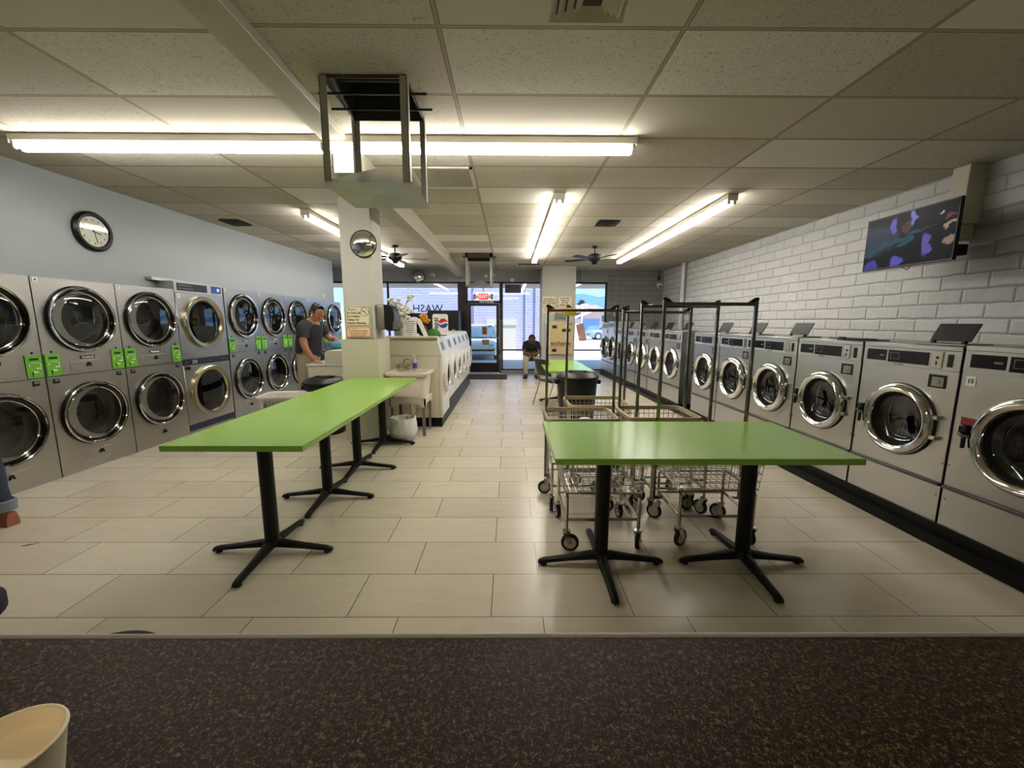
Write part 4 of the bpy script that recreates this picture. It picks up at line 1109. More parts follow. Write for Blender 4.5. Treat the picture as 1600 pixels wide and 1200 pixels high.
# ================================================================== WIRE LAUNDRY CARTS
def caster():
    pass
_wheel = {}
def cart(label, x, y, rz=0.0, rim='tan_vinyl', rack=None, zr=0.742, w=0.55, d=0.46, spin=0):
    t = thing('laundry_cart', label, 'cart', (x, y, 0), rz, 'chrome wire laundry carts')
    hx, hy = w/2, d/2; bx, by = hx-0.03, hy-0.03; zb = 0.40
    # frame
    g = G(); fx, fy = hx-0.045, hy-0.035
    for sx in (-1, 1):
        g.tube([(sx*fx, -fy, 0.155), (sx*fx, -fy, zb-0.035), (sx*fx, -fy+0.03, zb-0.008), (sx*fx, fy-0.03, zb-0.008), (sx*fx, fy, zb-0.035), (sx*fx, fy, 0.155)], 0.012, 8)
        g.tube([(sx*fx, -fy, 0.215), (sx*fx, fy, 0.215)], 0.010, 8)
    for sy in (-1, 1): g.tube([(-fx, sy*fy, 0.215), (fx, sy*fy, 0.215)], 0.010, 8)
    g.tube([(-fx, -fy+0.02, zb-0.012), (fx, -fy+0.02, zb-0.012)], 0.009, 8); g.tube([(-fx, fy-0.02, zb-0.012), (fx, fy-0.02, zb-0.012)], 0.009, 8)
    g.make('frame', M['chrome_dull'], t)
    # basket
    g = G(); r = 0.0026
    def loop(f):
        X = bx+(hx-bx)*f; Y = by+(hy-by)*f; Z = zb+(zr-zb)*f
        return X, Y, Z
    for f in (0.0, 0.16, 0.33, 0.5, 0.67, 0.84):
        X, Y, Z = loop(f); g.tube([(-X,-Y,Z),(X,-Y,Z),(X,Y,Z),(-X,Y,Z)], r if f else 0.004, 5, closed=True)
    nx, ny = 13, 11
    X0, Y0, Z0 = loop(0); X1, Y1, Z1 = loop(1)
    for i in range(nx+1):
        u = -1+2*i/nx
        g.tube([(u*X1,-Y1,Z1),(u*X0,-Y0,Z0),(u*X0,Y0,Z0),(u*X1,Y1,Z1)], r, 5)
    for i in range(1, ny):
        u = -1+2*i/ny
        g.tube([(-X1,u*Y1,Z1),(-X0,u*Y0,Z0),(X0,u*Y0,Z0),(X1,u*Y1,Z1)], r, 5)
    g.make('wire_basket', M['chrome_dull'], t)
    c = 0.05; pts = []
    for (sx, sy, a0) in ((1,-1,-PI/2),(1,1,0),(-1,1,PI/2),(-1,-1,PI)):
        for k in range(5):
            a = a0+k*PI/8; pts.append((sx*(hx-c)+c*math.cos(a), sy*(hy-c)+c*math.sin(a), zr))
    g = G(); nn = len(pts); co = []
    for (k, dz) in ((1.0,-0.019),(1.012,-0.012),(1.012,0.008),(1.0,0.014),(0.955,0.014),(0.955,-0.019)):
        co += [(p[0]*k, p[1]*k, p[2]+dz) for p in pts]
    g._add(co, [(j*nn+i, j*nn+(i+1) % nn, ((j+1) % 6)*nn+(i+1) % nn, ((j+1) % 6)*nn+i) for j in range(6) for i in range(nn)]); g.make('rim_bumper', M[rim], t)
    # casters
    for i, (sx, sy) in enumerate(((-1,-1),(1,-1),(1,1),(-1,1))):
        cx_, cy_ = sx*fx, sy*fy; an = spin+i*0.6+0.3*sx
        off = Matrix.Translation((cx_, cy_, 0)) @ Matrix.Rotation(an, 4, 'Z')
        g = G(); g.cyl((0,0,0.13), (0,0,0.165), 0.010); g.cyl((0,0,0.128), (0,0,0.142), 0.026, n=16)
        for s in (-1, 1):
            g.prism([(-0.024,0.13),(0.024,0.13),(0.038,0.055),(0.030,0.046),(0.014,0.05)], 'xz', s*0.020-0.0015, s*0.020+0.0015)
        g.cyl((0.025,-0.025,0.0585), (0.025,0.025,0.0585), 0.005, n=8)
        g.xf(off); k_ = g.make('caster', M['chrome_dull'], t)
        g = G(); g.lathe([(0.040,-0.013),(0.054,-0.013),(0.0585,-0.007),(0.0585,0.007),(0.054,0.013),(0.040,0.013)], 24, (0.025,0,0.0585), 'y'); g.xf(off); g.make('tyre', M['black_rubber'], k_)
        g = G(); g.lathe([(0.0,-0.010),(0.041,-0.0125),(0.041,0.0125),(0.0,0.010)], 20, (0.025,0,0.0585), 'y'); g.xf(off); g.make('wheel_hub', M['panel_grey'], k_)
    if rack:
        xa, xb, yp, top = rack      # local post positions
        for xx in (xa, xb):
            s = 1 if xx == xb else -1
            g = G().box(xx-0.011, xx+0.011, yp-0.011, yp+0.011, 0.20, top-0.02, 0.003)
            g.box(min(xx, s*fx), max(xx, s*fx), yp-0.009, yp+0.009, 0.206, 0.224); g.box(min(xx, s*hx), max(xx, s*hx), yp-0.009, yp+0.009, zr-0.06, zr-0.04)
            p = g.make('rack_post', M['rack_chrome'], t)
            G().box(xx-0.012, xx+0.012, yp-0.012, yp+0.012, top-0.022, top, 0.003).make('post_cap', M['black_plastic'], p)
        zbn = top-0.045
        p = G().box(xa, xb, yp-0.009, yp+0.009, zbn-0.012, zbn+0.012, 0.002).make('hanging_bar', M['rack_chrome'], t)
        g = G()
        for xx, s in ((xa, 1), (xb, -1)):
            g.prism([(xx+s*0.011, zbn+0.012), (xx+s*0.06, zbn+0.012), (xx+s*0.011, zbn+0.045)], 'xz', yp-0.004, yp+0.004)
        g.make('gusset', M['black_metal'], p)
    return t
cart('wire laundry cart under the table with a black rim, left of the pair', 0.61, 2.71, 0.0, 'black_rubber', None, 0.735, 0.56, 0.50, 0.2)
cart('wire laundry cart under the right end of the table, tallest rack nearest us', 1.375, 2.735, 0.0, 'wood_brown', (-0.315, 0.315, 0.10, 1.655), 0.735, 0.58, 0.46, 0.9)
cart('wire laundry cart with tan rim at the left, pale bundle inside', 0.565, 3.225, 0.0, 'tan_vinyl', (-0.262, 0.287, 0.05, 1.622), 0.747, 0.55, 0.43, 1.7)
cart('wire laundry cart with tan rim farthest back, yellow tag on its rack', 0.81, 3.755, 0.0, 'tan_vinyl', (-0.275, 0.275, 0.04, 1.636), 0.747, 0.55, 0.46, 0.5)
cart('wire laundry cart with wide tan rim nearest the steel washers', 1.21, 3.29, 0.0, 'tan_vinyl', (-0.263, 0.30, 0.15, 1.612), 0.747, 0.57, 0.46, 2.4)
cart('low wire laundry cart nested in front of the wide tan-rimmed one', 1.306, 3.11, 0.0, 'tan_vinyl', (-0.292, 0.292, 0.06, 1.652), 0.69, 0.50, 0.30, 1.1)
small('bundle', G().ell((0,0,0.09), 0.10, 0.11, 0.09, 16, 10).ell((-0.06,0.02,0.06), 0.09, 0.08, 0.06, 12, 8), M['bag'], 'pale cloth bundle inside the left tan-rimmed cart', 'bundle', loc=(0.62, 3.25, 0.645))
for a in ('bundle',):
    o = bpy.data.objects[a]; o.location.z = 0.405; o.scale = (1.2, 1.2, 1.75)
small('tag', G().box(-0.055, 0.055, -0.004, 0.004, -0.075, 0.0, 0.002), M['yellow'], 'small yellow tag hung on the hanging bar of the farthest cart', 'tag', loc=(0.555, 3.775, 1.615))

# ================================================================== TRASH CANS AND TUBS
def trash_can(label, x, y, r, h):
    t = thing('trash_can', label, 'trash can', (x, y, 0), 0, 'round charcoal trash cans')
    g = G().lathe([(0,0.0),(r*0.80,0.0),(r*0.82,0.02),(r*0.96,h-0.10),(r*1.0,h-0.09),(r*1.0,h-0.05),(r*0.94,h-0.05),(r*0.78,0.04),(0,0.04)], 36)
    g.make('bin_body', M['bin_plastic'], t)
    g = G()
    for s in (-1, 1): g.box(s*r*0.9, s*(r*1.12), -0.06, 0.06, h-0.16, h-0.10, 0.01)
    g.make('handle', M['bin_plastic'], t)
    l = G().lathe([(0,h+0.012),(r*0.30,h+0.012),(r*0.36,h-0.004),(r*0.62,h+0.006),(r*0.80,h-0.010),(r*1.03,h-0.05),(r*1.05,h-0.07),(r*1.01,h-0.075)], 36).make('lid', M['bin_plastic'], t)
    G().box(-r*0.45, r*0.45, -0.025, 0.025, h-0.004, h+0.022, 0.008).make('lid_handle', M['bin_plastic'], l)
    return t
trash_can('round charcoal trash can with lid standing behind the wire carts', 0.945, 5.62, 0.285, 0.80)
trash_can('round charcoal trash can with lid behind the long green table', -2.46, 5.42, 0.27, 0.745)
# white laundry basket left of that can
t = thing('laundry_basket', 'tall white plastic laundry basket before the far left dryers', 'basket', (-2.78, 5.0, 0), 0.12)
def rr(hx, hy, c, z, n=4):
    pts = []
    for (sx, sy, a0) in ((1,-1,-PI/2),(1,1,0),(-1,1,PI/2),(-1,-1,PI)):
        for k in range(n+1):
            a = a0+k*PI/2/n; pts.append((sx*(hx-c)+c*math.cos(a), sy*(hy-c)+c*math.sin(a), z))
    return pts
g = G(); L = [rr(0.20,0.16,0.05,0.0), rr(0.235,0.19,0.06,0.55), rr(0.265,0.22,0.07,0.585), rr(0.265,0.22,0.07,0.595), rr(0.225,0.18,0.06,0.585), rr(0.195,0.155,0.05,0.02)]
m = len(L[0]); co = [p for l in L for p in l]; fs = []
for j in range(len(L)-1):
    for i in range(m): fs.append((j*m+i, j*m+(i+1) % m, (j+1)*m+(i+1) % m, (j+1)*m+i))
fs.append(tuple(range(m))); fs.append(tuple((len(L)-1)*m+i for i in range(m)))
g._add(co, fs); g.make('basket_shell', M['white_plastic'], t)
for k in range(7):
    G().box(-0.16+k*0.05, -0.135+k*0.05, -0.2165, -0.190, 0.46, 0.53, 0.002).make('slot', M['ink_grey'], t)
    G().box(-0.16+k*0.05, -0.135+k*0.05, -0.206, -0.180, 0.30, 0.40, 0.002).make('slot', M['ink_grey'], t)

# utility sink
t = thing('utility_sink', 'cream plastic laundry sink on steel legs beside the near column', 'sink', (-1.315, 5.41, 0))
def shell(levels, name, mm, parent):
    g = G(); m = len(levels[0]); co = [p for l in levels for p in l]; fs = []
    for j in range(len(levels)-1):
        for i in range(m): fs.append((j*m+i, j*m+(i+1) % m, (j+1)*m+(i+1) % m, (j+1)*m+i))
    fs.append(tuple(range(m))); fs.append(tuple((len(levels)-1)*m+i for i in range(m)))
    g._add(co, fs); return g.make(name, mm, parent)
hx, hy = 0.262, 0.255
shell([rr(hx*0.74,hy*0.74,0.06,0.475), rr(hx*0.80,hy*0.82,0.06,0.49), rr(hx*0.92,hy*0.92,0.06,0.80), rr(hx+0.01,hy+0.01,0.03,0.80), rr(hx+0.015,hy+0.015,0.03,0.832), rr(hx-0.02,hy-0.02,0.04,0.832), rr(hx*0.88,hy*0.88,0.05,0.80), rr(hx*0.72,hy*0.72,0.05,0.50)], 'basin', M['tub'], t)
g = G()
g.prism([(-0.235,0.50),(0.235,0.50),(0.235,0.395),(0.195,0.385),(0.15,0.43),(-0.15,0.43),(-0.195,0.385),(-0.235,0.395)], 'xz', -0.225, -0.205)
g.prism([(-0.225,0.50),(0.225,0.50),(0.225,0.385),(0.185,0.385),(0.14,0.43),(-0.14,0.43),(-0.185,0.385),(-0.225,0.385)], 'yz', 0.215, 0.235)
g.prism([(-0.225,0.50),(0.225,0.50),(0.225,0.385),(0.185,0.385),(0.14,0.43),(-0.14,0.43),(-0.185,0.385),(-0.225,0.385)], 'yz', -0.235, -0.215)
g.make('apron', M['tub'], t)
for sx in (-1, 1):
    for sy in (-1, 1):
        g = G(); x, y = sx*0.22, sy*0.21
        g.box(x-sx*0.035, x, y-sy*0.003, y, 0, 0.42); g.box(x-sx*0.003, x, y-sy*0.035, y, 0, 0.42)
        g.make('leg', M['steel_dull'], t)
G().tube([(0,0,0.48),(0,0,0.30),(0.0,0.03,0.25),(0.0,0.09,0.24),(0,0.13,0.28),(0,0.16,0.34),(0,0.33,0.34)], 0.022, 12).make('drain_trap', M['white_plastic'], t)
f = G().box(-0.24, -0.06, 0.20, 0.27, 0.832, 0.845, 0.004).make('faucet', M['chrome_dull'], t)
G().tube([(-0.15,0.235,0.84),(-0.15,0.235,0.90),(-0.13,0.20,0.965),(-0.06,0.12,0.985),(0.0,0.05,0.975),(0.02,0.03,0.945)], [0.014,0.013,0.012,0.011,0.010,0.012], 10).make('spout', M['chrome_dull'], f)
for x in (-0.225, -0.075):
    G().cyl((x,0.235,0.845), (x,0.235,0.885), 0.016, 0.020).box(x-0.03, x+0.03, 0.222, 0.248, 0.885, 0.90, 0.004).make('tap_handle', M['chrome_dull'], f)
t = thing('soap_bottle', 'small clear soap bottle with pump at the back of the sink', 'bottle', (-1.30, 5.605, 0.832))
G().lathe([(0,0),(0.026,0.0),(0.03,0.01),(0.03,0.11),(0.018,0.135),(0.012,0.15),(0,0.15)], 18).make('bottle_body', M['panel_grey'], t)
G().lathe([(0.0305,0.02),(0.0305,0.09)], 18).make('bottle_label', M['blue_label'], t)
G().cyl((0,0,0.15),(0,0,0.185),0.007).box(-0.035,0.01,-0.009,0.009,0.185,0.20,0.003).make('pump', M['cap_white'], t)
# waste basket with white liner
t = thing('waste_basket', 'small waste basket with crumpled white liner under the sink', 'waste basket', (-1.335, 5.03, 0))
G().lathe([(0,0.0),(0.115,0.0),(0.15,0.275),(0.142,0.275),(0.108,0.01),(0,0.01)], 28).make('bin_body', M['bin_plastic'], t)
g = G(); n = 56; co = []; prof = [(0.118,0.01),(0.155,0.05),(0.168,0.13),(0.165,0.22),(0.158,0.29),(0.150,0.297),(0.140,0.285),(0.125,0.20)]
for j, (r, z) in enumerate(prof):
    for i in range(n):
        a = 2*PI*i/n; q = noise.noise((math.cos(a)*4, math.sin(a)*4, z*9))*0.022+noise.noise((math.cos(a)*11, math.sin(a)*11, z*24))*0.010
        q *= 0.35 if r < 0.119 else 1
        rr_ = r+q+(0.03 if (0.03 < z < 0.2 and -2.4 < (a-2*PI if a > PI else a) < -0.5) else 0)*0.6
        co.append((rr_*math.cos(a), rr_*math.sin(a), z+(q*0.8 if j > 3 else 0)))
fs = [(j*n+i, j*n+(i+1) % n, (j+1)*n+(i+1) % n, (j+1)*n+i) for j in range(len(prof)-1) for i in range(n)]
g._add(co, fs); g.make('liner', M['bag'], t, ang=70)
# towel dispenser on the column side
t = thing('towel_dispenser', 'grey paper towel dispenser with smoked cover on the near column', 'dispenser', (-1.64, 5.22, 1.535))
G().box(0.0, 0.11, -0.13, 0.13, -0.15, 0.155, 0.02, 3).make('back_box', M['steel_dull'], t)
g = G(); g.prism([(0.11,-0.15),(0.11,0.155),(0.16,0.15),(0.205,0.115),(0.225,0.05),(0.225,-0.02),(0.205,-0.08),(0.20,-0.15)], 'xz', -0.128, 0.128); g.make('smoked_cover', M['smoke'], t)
G().box(0.11, 0.24, -0.08, 0.08, -0.165, -0.15, 0.005).make('towel_chute', M['bin_plastic'], t)
# signs on the near column
def sign(label, x, y, z, w, h, face, ink, lines, extra=None):
    t = thing('notice_sign', label, 'sign', (x, y, z), 0)
    G().box(-w/2, w/2, -0.003, 0.0, -h/2, h/2, 0.001).make('plate', M[face], t)
    def band(o, i_):
        pts = []
        c = 0.018
        def loop(m): return [(sx*(w/2-m-c)+c*math.cos(a0+k*PI/8), sy*(h/2-m-c)+c*math.sin(a0+k*PI/8)) for (sx, sy, a0) in ((1,-1,-PI/2),(1,1,0),(-1,1,PI/2),(-1,-1,PI)) for k in range(5)]
        A, B = loop(o), loop(i_); g = G(); m = len(A)
        g._add([(p, -0.0036, q) for p, q in A]+[(p, -0.0036, q) for p, q in B], [(k, (k+1) % m, m+(k+1) % m, m+k) for k in range(m)])
        return g
    band(0.006, 0.011).make('border', M[ink], t, fix=False)
    for (s, sx, sz, size, al, sh, bo) in lines:
        text('lettering', s, size, M[ink], t, (sx, -0.0038, sz), align=al, shear=sh, bold=bo, ext=0.0004)
    return t
s1 = sign('cream sign on the near column forbidding to sit on folding tables', -1.832, 5.012, 1.548, 0.30, 0.235, 'sign_white', 'ink',
     [('Please...', -0.125, 0.078, 0.042, 'LEFT', 0.35, 0.0), ('Do Not Sit', -0.130, 0.036, 0.036, 'LEFT', 0, 0.0011), ('On Folding', -0.130, -0.004, 0.036, 'LEFT', 0, 0.0011), ('Tables Or', -0.130, -0.044, 0.036, 'LEFT', 0, 0.0011), ('Washing Machines', -0.130, -0.084, 0.031, 'LEFT', 0, 0.0010)])
g = G(); g.lathe([(0.052,-0.0038),(0.047,-0.0038)], 32, (0.085, 0, 0.05), 'y')
g.tube([(0.051,-0.0038,0.086),(0.119,-0.0038,0.014)], 0.003, 4)
g.tube([(0.060,-0.0038,0.058),(0.075,-0.0038,0.050),(0.095,-0.0038,0.052),(0.098,-0.0038,0.025)], 0.0035, 4); g.tube([(0.07,-0.0038,0.07),(0.075,-0.0038,0.05)], 0.0045, 4); g.tube([(0.10,-0.0038,0.075),(0.115,-0.0038,0.06)], 0.0035, 4)
g.make('no_sitting_symbol', M['ink'], s1)
sign('peach sign in Spanish on the near column below the cream one', -1.832, 5.012, 1.358, 0.30, 0.135, 'sign_pink', 'ink_red',
     [('Por Favor...', -0.13, 0.042, 0.026, 'LEFT', 0.35, 0.0), ('No Se Siente En Las Mesas', 0, 0.012, 0.0205, 'CENTER', 0, 0.0005), ('Para Doblar La Ropa', 0, -0.017, 0.024, 'CENTER', 0, 0.0005), ('O En Las Lavadoras', 0, -0.046, 0.024, 'CENTER', 0, 0.0005)])
# signs and change machine on the white far column
YC = 11.016
for (x, lines, nm) in ((1.05, ['Use Washers', 'And Dryers At', 'Your Own Risk'], 'left'), (1.47, ['Do Not Allow', 'Children To', 'Play With', 'Laundry Carts'], 'right')):
    k = len(lines)
    sign('%s cream notice high on the white far column' % nm, x, YC, 2.03, 0.37, 0.26, 'sign_white', 'ink', [(s, 0, 0.05-0.055*(i)+(0.02 if k == 4 else 0), 0.052 if k == 3 else 0.045, 'CENTER', 0, 0.0018) for i, s in enumerate(lines)])
    t = thing('notice_sign', '%s peach notice under the cream one on the white far column' % nm, 'sign', (x, YC, 1.795))
    G().box(-0.185, 0.185, -0.003, 0.0, -0.10, 0.095, 0.001).make('plate', M['sign_pink'], t)
    g = G()
    for q in range(3): g.box(-0.12+0.02*q, 0.12-0.02*q, -0.004, -0.003, 0.03-q*0.05, 0.045-q*0.05)
    g.make('print_lines', M['ink_red'], t)
t = thing('leaflet_holder', 'clear leaflet holder on the far column above the change machine', 'holder', (1.37, YC, 1.66))
G().prism([(0.0,-0.115),(0.0,0.12),(-0.005,0.12),(-0.005,-0.11),(-0.075,-0.11),(-0.11,0.06),(-0.114,0.06),(-0.08,-0.115)], 'yz', -0.18, 0.18).make('tray', M['acrylic'], t)
t = thing('change_machine', 'tan coin change machine mounted on the white far column', 'change machine', (1.335, 11.015, 1.055))
G().box(-0.37, 0.37, -0.10, 0.0, -0.43, 0.43, 0.01).make('housing', M['cream_enamel'], t)
p = G().box(-0.25, 0.34, -0.118, -0.10, -0.42, 0.42, 0.006).make('door', M['change_tan'], t)
for q in ((-0.20,-0.08,-0.122,-0.118,0.26,0.34), (0.06,0.28,-0.124,-0.118,0.17,0.25), (-0.20,-0.08,-0.126,-0.118,-0.36,-0.28)): G().box(*q).make('slot', M['ink'], p)
G().box(0.11,0.27,-0.121,-0.118,0.02,0.13,0.002).make('label_plate', M['panel_grey'], p)
G().cyl((0.29,-0.126,0.37),(0.29,-0.118,0.37),0.02).make('lock', M['ink'], p)
text('lettering', 'exchange', 0.155, M['ink'], p, (0.03, -0.1195, -0.135), bold=0.0025, width=0.92)
g = G(); g.box(-0.24,0.33,-0.1195,-0.118,-0.215,-0.205); g.make('rule_line', M['ink'], p)

# vending machines by the shop window
t = thing('vending_machine', 'black soda vending machine with a big drink can picture', 'vending machine', (-1.745, 10.9, 0))
G().box(-0.41, 0.41, 0.0, 0.75, 0.03, 1.775, 0.012).make('cabinet', M['black_plastic'], t)
G().box(-0.39, 0.39, 0.06, 0.66, 0.0, 0.03).make('feet', M['black_rubber'], t)
cn = (-0.075, 1.41)
g = G(); W_, H_ = 0.205, 0.27
g.prism([(cn[0]-W_,cn[1]-H_+0.03),(cn[0]-W_+0.03,cn[1]-H_),(cn[0]+W_-0.03,cn[1]-H_),(cn[0]+W_,cn[1]-H_+0.03),(cn[0]+W_,cn[1]+H_-0.05),(cn[0]+W_-0.03,cn[1]+H_),(cn[0]-W_+0.03,cn[1]+H_),(cn[0]-W_,cn[1]+H_-0.05)], 'xz', -0.004, 0.001)
cp = g.make('can_picture', M['white_mark'], t)
bc = (cn[0]+0.075, cn[1]+0.03); R = 0.125
def halfdisc(s, amp):
    pts = []
    for k in range(19):
        a = k*PI/18; pts.append((bc[0]+R*math.cos(a), bc[1]+s*R*math.sin(a)))
    wav = []
    for k in range(13):
        u = -1+2*k/12; wav.append((bc[0]+u*R, bc[1]+s*(0.022)+0.022*math.sin(u*PI)*1.0))
    arc = [p for p in pts if s*(p[1]-(bc[1]+s*0.022+0.022*math.sin((p[0]-bc[0])/R*PI))) >= -0.001]
    return arc+wav
for s, mm, nm in ((1, 'red', 'emblem_top'), (-1, 'blue_label', 'emblem_bottom')):
    poly = halfdisc(s, 1)
    G().prism(poly, 'xz', -0.0055, -0.004).make(nm, M[mm], cp)
text('lettering', 'Pepsi', 0.19, M['navy'], cp, (cn[0]-0.115, -0.0055, cn[1]-0.02), (PI/2, -PI/2, 0), 0.0006, 0.0, 0.004)
G().box(0.23, 0.31, -0.004, 0.0, 1.12, 1.28, 0.002).make('coin_plate', M['panel_grey'], t)
G().box(-0.30, 0.20, -0.004, 0.0, 0.25, 0.42, 0.004).make('delivery_slot', M['ink'], t)
t = thing('vending_machine', 'low black snack vending machine left of the soda machine', 'vending machine', (-2.56, 10.9, 0))
G().box(-0.36, 0.38, 0.0, 0.75, 0.03, 1.70, 0.012).box(-0.34, 0.36, 0.06, 0.66, 0.0, 0.03).make('cabinet', M['black_plastic'], t)
G().box(-0.30, 0.20, -0.003, 0.0, 0.7, 1.62).make('display_window', M['dark_glass'], t)
g = G(); g.ell((0.06,-0.008,1.55),0.11,0.006,0.055,14,8).ell((-0.02,-0.008,1.52),0.07,0.006,0.04,12,8); g.make('white_picture', M['white_mark'], t)
G().box(0.25, 0.34, -0.006, 0.0, 1.46, 1.56).make('red_label', M['red'], t)
G().box(-0.05, 0.2, -0.006, 0.0, 1.42, 1.46).make('orange_label', M['orange_petal'], t)
# things standing on the island top (z = 1.285 / 1.27)
t = thing('paper_sign', 'upright white notice in an acrylic stand on the island end', 'sign', (-1.41, 5.86, 1.27), 0.0)
G().box(-0.095, 0.095, -0.002, 0.002, 0.0, 0.24).box(-0.095, 0.095, -0.03, 0.03, 0.0, 0.004).make('sheet', M['paper'], t)
g = G()
for q, (w_, z_) in enumerate(((0.07,0.215),(0.08,0.185),(0.06,0.155),(0.05,0.125),(0.06,0.095),(0.05,0.065),(0.018,0.03))): g.box(-w_, w_, -0.003, -0.002, z_-0.005, z_+0.005)
g.make('print_lines', M['ink_grey'], t)
t = thing('paper_sign', 'narrow white card leaning on the island top beside the orange flowers', 'sign', (-1.19, 5.9, 1.272), 0.0)
g = G(); g.box(-0.03, 0.03, -0.002, 0.002, 0.0, 0.27); g.box(-0.018, 0.018, -0.003, -0.002, 0.03, 0.24); g.xf(Matrix.Rotation(math.radians(-24), 4, 'Y')); g.make('card', M['paper'], t)
t = thing('flower_vase', 'orange flowers in a small dark vase on the island top', 'flowers', (-1.30, 6.35, 1.27))
G().lathe([(0,0),(0.035,0),(0.045,0.06),(0.025,0.13),(0.03,0.145),(0,0.14)], 18).make('vase', M['wood_brown'], t)
g = G()
for k in range(7): g.tube([(0,0,0.13),(0.05*math.cos(k*0.9),0.04*math.sin(k*0.9),0.22)], 0.003, 5)
g.make('stems', M['stem'], t)
g = G()
for k in range(26):
    a = random.uniform(0,2*PI); r = random.uniform(0,0.075); g.ell((r*math.cos(a), r*math.sin(a), 0.25+random.uniform(-0.05,0.07)), 0.026, 0.026, 0.022, 8, 6)
g.make('blossoms', M['orange_petal'], t)
t = thing('flower_vase', 'tall spray of white flowers behind the near column', 'flowers', (-1.60, 6.12, 1.27))
G().lathe([(0,0),(0.045,0),(0.05,0.09),(0.035,0.15),(0.03,0.15),(0,0.14)], 18).make('vase', M['white_plastic'], t)
gs, gp = G(), G()
for k in range(9):
    a = k*2.4; L_ = random.uniform(0.25, 0.48); dx, dy = 0.16*math.cos(a), 0.12*math.sin(a)
    pts = [(0,0,0.13),(dx*0.3,dy*0.3,0.13+L_*0.6),(dx,dy,0.13+L_)]
    gs.tube(pts, 0.004, 5)
    for q in range(7):
        u = random.uniform(0.4,1.0); gp.ell((dx*u+random.uniform(-.035,.035), dy*u+random.uniform(-.03,.03), 0.13+L_*u+random.uniform(-.03,.05)), 0.032, 0.024, 0.024, 8, 6)
gs.make('stems', M['stem'], t); gp.make('blossoms', M['white_petal'], t)
t = thing('cap', 'dark cap with green crown lying on the island top', 'cap', (-1.13, 6.15, 1.272), 0.3)
G().ell((0,0,0.0),0.11,0.095,0.11,20,12).make('crown', M['hat_green'], t)
g = G(); g.prism([(0.05,-0.09),(0.13,-0.08),(0.19,-0.04),(0.20,0.03),(0.16,0.08),(0.05,0.09)], 'xy', 0.004, 0.014); g.ell((-0.11,0.02,0.03),0.11,0.09,0.035,14,8); g.make('brim', M['shirt_black'], t)
for q in bpy.data.objects:
    if q.name.startswith('crown'):
        bm = bmesh.new(); bm.from_mesh(q.data); bmesh.ops.bisect_plane(bm, geom=bm.verts[:]+bm.edges[:]+bm.faces[:], plane_co=(0,0,0.001), plane_no=(0,0,-1), clear_outer=True); bm.to_mesh(q.data); bm.free()
t = thing('soap_dispenser', 'small grey box dispenser on the island right of the smoked towel dispenser', 'dispenser', (-1.575, 5.86, 1.27))
G().box(-0.07, 0.07, -0.06, 0.06, 0.12, 0.29, 0.012).box(-0.05, 0.05, -0.05, 0.05, 0.0, 0.12, 0.008).make('housing', M['steel_dull'], t)
G().box(-0.01, 0.02, -0.066, -0.06, 0.15, 0.19, 0.002).make('label', M['white_mark'], t)

# ================================================================== CHAIRS
def chair(label, x, y, rz, arms=False):
    t = thing('side_chair', label, 'chair', (x, y, 0), rz)
    # faces local -y; seat at 0.45
    G().box(-0.21, 0.21, -0.21, 0.21, 0.43, 0.465, 0.014, 2).make('seat', M['seat_black'], t)
    g = G(); g.box(-0.20, 0.20, -0.014, 0.014, 0.0, 0.30, 0.012, 2); g.xf(Matrix.Translation((0,0.235,0.55)) @ Matrix.Rotation(math.radians(-14), 4, 'X')); g.make('backrest', M['seat_black'], t)
    for s in (-1, 1):
        G().tube([(s*0.20,0.34,0.0),(s*0.20,0.19,0.42)], 0.011, 8).make('leg', M['chrome_dull'], t)
        G().tube([(s*0.20,-0.25,0.0),(s*0.20,-0.19,0.44)], 0.011, 8).make('leg', M['chrome_dull'], t)
        G().tube([(s*0.205,-0.19,0.44),(s*0.205,0.19,0.44),(s*0.205,0.225,0.54),(s*0.205,0.315,0.86)], 0.011, 8).make('back_frame', M['chrome_dull'], t)
    return t
chair('empty dark chair standing at the far green table', 0.82, 7.25, 2.12)
chair('chair under the seated man by the shop window', 0.595, 11.22, 0.0)

# ================================================================== COUNTER AND FOREGROUND
t = thing('counter', 'dark brown speckled counter filling the foreground', 'counter', (0, 0, 0))
G().box(-2.3, 2.3, -0.55, 0.572, 0.965, 1.0, 0.004, 2).make('countertop', M['granite'], t)
G().tube([(-2.3,0.575,0.998),(2.3,0.575,0.998)], 0.0045, 8).box(-2.3, 2.3, 0.571, 0.579, 0.962, 0.998).make('metal_edge', M['panel_grey'], t)  # metal edge in flat light grey, the lamp glint put into its colour
G().box(-2.28, 2.28, 0.30, 0.34, 0.0, 0.965).make('counter_front', M['rear_paint'], t)
t = thing('paper_cup', 'white paper cup at the lower left corner of the counter', 'cup', (-0.479, 0.331, 1.0))
G().lathe([(0.0,0.004),(0.031,0.004),(0.030,0.0),(0.0315,0.0),(0.0445,0.088),(0.0425,0.088),(0.0305,0.008),(0.0,0.008)], 40).make('cup_wall', M['cup'], t)
G().torus((0,0,0.0885), 0.0440, 0.0019, 'z', 40, 8).make('rolled_rim', M['cup'], t)
G().lathe([(0.0, 0.070),(0.0408,0.070)], 36).make('cup_fill', M['cup'], t)
